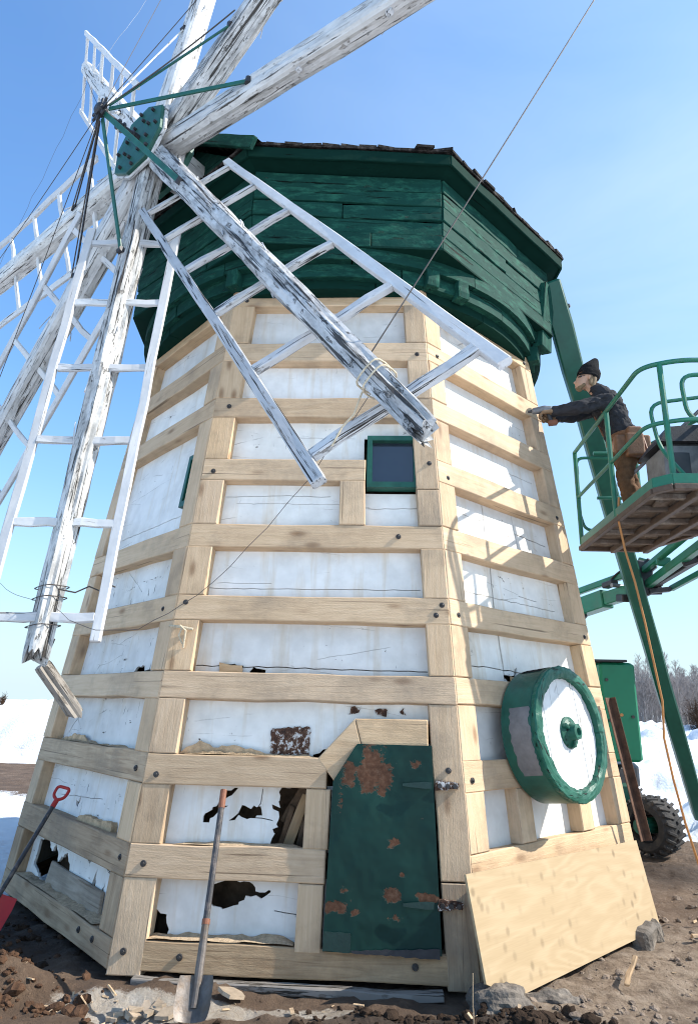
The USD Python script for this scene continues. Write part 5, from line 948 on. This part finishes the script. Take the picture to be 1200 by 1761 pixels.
V, F = jk; V = V+(trimesh.Trimesh(V, F, process=False).vertex_normals*((meshkit.fbm(V*np.array([15, 12, 19]), 3, 4)-.5)*.052)[:, None]); put('jacket', (V, F), M['jacket'], man, smooth=True)
tz = flesh([MF.batch_hull([sph(hp+[0, -.08, .04], .118), sph(hp+[0, .08, .04], .118), sph(hp+[.02, -.07, -.06], .115), sph(hp+[.02, .07, -.06], .115)]), bone(hpN, .112, knN, .082), bone(knN, .084, anN, .075), bone(hpF, .112, knF, .082), bone(knF, .084, anF, .075)], .018, 5)
V, F = tz; V = V+(trimesh.Trimesh(V, F, process=False).vertex_normals*((meshkit.fbm(V*np.array([11, 11, 17]), 3, 6)-.5)*.055)[:, None]); put('trousers', (V, F), M['jeans'], man, smooth=True)
for an in (anN, anF): put('boot', flesh([bone(an+[0, 0, .02], .062, an+[0, 0, -.05], .06), bone(an+[.0, 0, -.055], .052, an+[-.16, 0, -.07], .042)], .016, 4), M['boot'], man, smooth=True)
cap_pts = [bone(H(-.002, .055, .0), .114, H(-.03, .06, 0), .110), bone(H(-.008, .10, 0), .106, H(-.045, .225, 0), .042)]
V, F = flesh(cap_pts, .010, 4); cut = (V-hd) @ upv+.25*((V-hd) @ fwd)*-1 > .015; keep = cut[F].all(1); put('knit_cap', (V, F[keep]), M['black'], man, smooth=True)
th = np.linspace(0, 2*np.pi, 33); put('cap_brim', tube(hd+upv*.028+fwd*(.108*np.cos(th)-.012)[:, None]+upv*(.03*np.cos(th))[:, None]+sidev*(.104*np.sin(th))[:, None], .018, 8), M['black'], man)
hr = [bone(H(-.06, -.02, s*.055), .04, H(-.075, -.11, s*.055), .026) for s in (-1, 1)]+[bone(H(-.085, .0, 0), .045, H(-.085, -.10, 0), .03), bone(H(-.02, .0, -.085), .022, H(-.035, -.085, -.08), .018), bone(H(-.02, .0, .085), .022, H(-.035, -.085, .08), .018)]
put('hair', flesh(hr, .012, 3), M['hair'], man, smooth=True)
put('beard', flesh([bone(H(.07, -.098, 0), .028, H(.05, -.115, 0), .03), bone(H(.03, -.085, .05), .022, H(.06, -.105, .02), .024), bone(H(.03, -.085, -.05), .022, H(.06, -.105, -.02), .024)], .012, 2), M['hair'], man, smooth=True)
put('safety_glasses', join(*[flesh([bone(H(.094, .018, s*.022), .016, H(.082, .018, s*.055), .016)], .012, 1) for s in (-1, 1)], *[tube([H(.08, .02, s*.068), H(.0, .015, s*.092)], .005, 6)[:2] for s in (-1, 1)]), M['glasses'], man, smooth=True)
def gloved_hand(w, d_, up_, curl, thumb, name='glove'):
    d_, up_ = unit(d_), unit(up_); sd_ = unit(np.cross(d_, up_)); up_ = np.cross(sd_, d_); parts = [bone(w-d_*.02, .034, w+d_*.02, .036)]
    pal = [sph(w+d_*x+sd_*s, .017) for x in (.02, .085) for s in (-.034, .034)]; parts.append(MF.batch_hull(pal))
    for j, (s, L) in enumerate(((-.033, .062), (-.011, .074), (.011, .070), (.033, .055))):
        p = w+d_*.085+sd_*s; a = 0.0; rr = .0125
        for q in range(3):
            a += curl*(.8 if q else .55); nx = p+(d_*math.cos(a)-up_*math.sin(a))*L*(.46, .32, .26)[q]; parts.append(bone(p, rr, nx, rr*.92)); p = nx; rr *= .92
    p = w+d_*.03+sd_*thumb*.035; a = p+d_*.035+sd_*thumb*.022-up_*.018; b = a+d_*.032-up_*.02-sd_*thumb*.008; parts += [bone(p, .017, a, .015), bone(a, .015, b, .012)]
    V, F = flesh(parts, .007, 3); put(name, (w+(V-w)*1.22, F), M['glove'], man, smooth=True)
tool_p = mv(2.20, 4.655, -1.25)
gloved_hand(wrN, np.array([-1, .15, -.05]), np.array([0, -.35, 1]), 1.0, 1); gloved_hand(wrF, np.array([-1, -.25, .1]), np.array([.1, .6, .7]), 1.0, -1)
blt = thing('tool_belt', 'tan leather tool belt with pouches round the carpenter', 'tool belt', hp+[0, 0, .06])
def ell(c, a, b, n=36): t = np.linspace(0, 2*np.pi, n); return c+np.column_stack([a*np.cos(t), b*np.sin(t), .0*t])
bp = ell(hp+[.005, 0, .06], .150, .222); put('belt', join(*[tube(bp+[0, 0, z], .013, 6)[:2] for z in (-.02, 0, .02)]), M['leather'], blt)
def pouch(c, w, h, d_, lab=None, m='leather'): put('pouch', flesh([MF.batch_hull([sph(np.array(c)+[x*w/2, y*d_/2, z*h/2], .024) for x in (-1, 1) for y in (-1, 1) for z in (-1, 1)])], .03, 2), M[m], blt, smooth=True)
pouch(hp+[.02, -.24, -.09], .13, .20, .05); pouch(hp+[-.10, -.21, -.07], .09, .14, .04); pouch(hp+[.15, -.14, -.10], .05, .22, .13); pouch(hp+[.03, -.23, .05], .10, .07, .05)
put('hammer_loop', tube([hp+[.12, -.22, 0], hp+[.15, -.24, -.2], hp+[.16, -.24, -.36]], .014, 8), M['wood_handle'], blt)
for s in (-1, 1): put('brace_strap', tube([hp+[-.11, s*.10, .08], wa+[-.125, s*.10, .02], ch+[-.125, s*.10, .0]], .014, 6), M['leather'], blt)
gun = thing('nail_gun', 'small grey power tool held by the carpenter against the timber', 'power tool', tool_p)
tp = wrN+np.array([-.085, .01, .02]); put('tool_body', flesh([bone(tp+[.0, 0, .01], .042, tp+[-.10, .02, .0], .036), bone(tp+[.05, 0, .0], .046, tp, .046)], .02, 2), M['grey_steel'], gun, smooth=True)
put('tool_nose', tube([tp+[-.11, .02, 0], tp+[-.17, .03, -.005]], .018, 8, .012), M['dark_steel'], gun); put('tool_grip', flesh([bone(tp+[.03, 0, -.03], .024, tp+[.06, 0, -.12], .022)], .02, 2), M['dark_steel'], gun, smooth=True); put('battery', beam(tp+[.03, 0, -.15], tp+[.12, 0, -.14], .06, .05), M['wood_handle'], gun)

# ------------------------------------------------------------------ bare wood beyond the snow
def tree_mesh(seed, h):
    r = np.random.default_rng(seed); tr, tw = [], []
    n = 9; z = np.linspace(0, h, n); xy = np.cumsum(r.normal(0, .05, (n, 2)), 0); P = np.column_stack([xy, z]); tr.append(tube(P, .075, 6, .012)[:2])
    for _ in range(40):
        t = r.uniform(.25, .98); b = np.array([np.interp(t*h, z, P[:, 0]), np.interp(t*h, z, P[:, 1]), t*h]); a = r.uniform(0, 6.28); L = (1-t)*h*.30+.35; d = np.array([math.cos(a)*.6, math.sin(a)*.6, .9]); e = b+d*L*r.uniform(.6, 1.0); mid = (b+e)/2+[0, 0, -.05]
        tr.append(tube([b, mid, e], .018, 4, .006)[:2])
        for _ in range(7):
            u = r.uniform(.25, 1); c = b+(e-b)*u; d2 = unit(d+r.normal(0, .5, 3)); f = c+d2*L*r.uniform(.25, .55); tw.append(tube([c, (c+f)/2+r.normal(0, .02, 3), f], .009, 3, .004)[:2])
    return join(*tr), join(*tw)
trees, TL = [], 'slender bare grey tree in the far wood beyond the snow bank'
spots = []
rt = np.random.default_rng(5)
for k in range(280):
    y = rt.uniform(50, 80); spots.append((.55+(y+7.56)*rt.uniform(.345, .56), y))
for k, (x, y) in enumerate(spots):
    if k < 6:
        h = 5.6+.3*k; t = thing('bare_tree', TL, 'tree', (x, y, -.2), 'bare trees of the far wood'); tr, tw = tree_mesh(k+11, h)
        put('trunk', (tr[0]+[x, y, -.2], tr[1]), M['bark'], t); put('crown', (tw[0]+[x, y, -.2], tw[1]), M['twig'], t); trees.append(t)
    else: dup(trees[k % 6], (x, y, -.2), TL, 'bare trees of the far wood', rt.uniform(0, 360), rt.uniform(.72, 1.0))
def bush(seed, c, h, n=120):
    r = np.random.default_rng(seed); gs = []
    for _ in range(n):
        a = r.uniform(0, 6.28); s = r.uniform(.1, .75); e = np.array([math.cos(a)*s*h*.6, math.sin(a)*s*h*.6, h*r.uniform(.5, 1)]); m_ = e*.5+r.normal(0, .08*h, 3); gs.append(tube([np.zeros(3), m_, e], .012, 4, .004)[:2])
        for _ in range(5): u = e*r.uniform(.4, 1); gs.append(tube([u, u+r.normal(0, .16*h, 3)+[0, 0, .05]], .006, 3, .003)[:2])
    g = join(*gs); return g[0]+np.asarray(c), g[1]
for k, (x, y, h, lab) in enumerate(((11.9, 17.0, 1.5, 'dark brown dry shrub behind the snow bank at the right edge'), (13.6, 19.5, 1.2, 'smaller dry shrub behind the larger one by the wood'))):
    solo('dry_shrub', bush(k, (x, y, .75), h), M['shrub'], lab, 'shrub')
for k, (x, y) in enumerate(((-14.4, 13.4), (-12.3, 13.6), (-11.6, 13.5))): solo('ridge_twigs', bush(20+k, (x, y, 1.35), .35, 30), M['shrub'], ('dark twigs sticking out of the far left snow ridge', 'dry twigs on the ridge left of the broken pole', 'dry tuft on the ridge nearest the broken pole')[k], 'twigs')
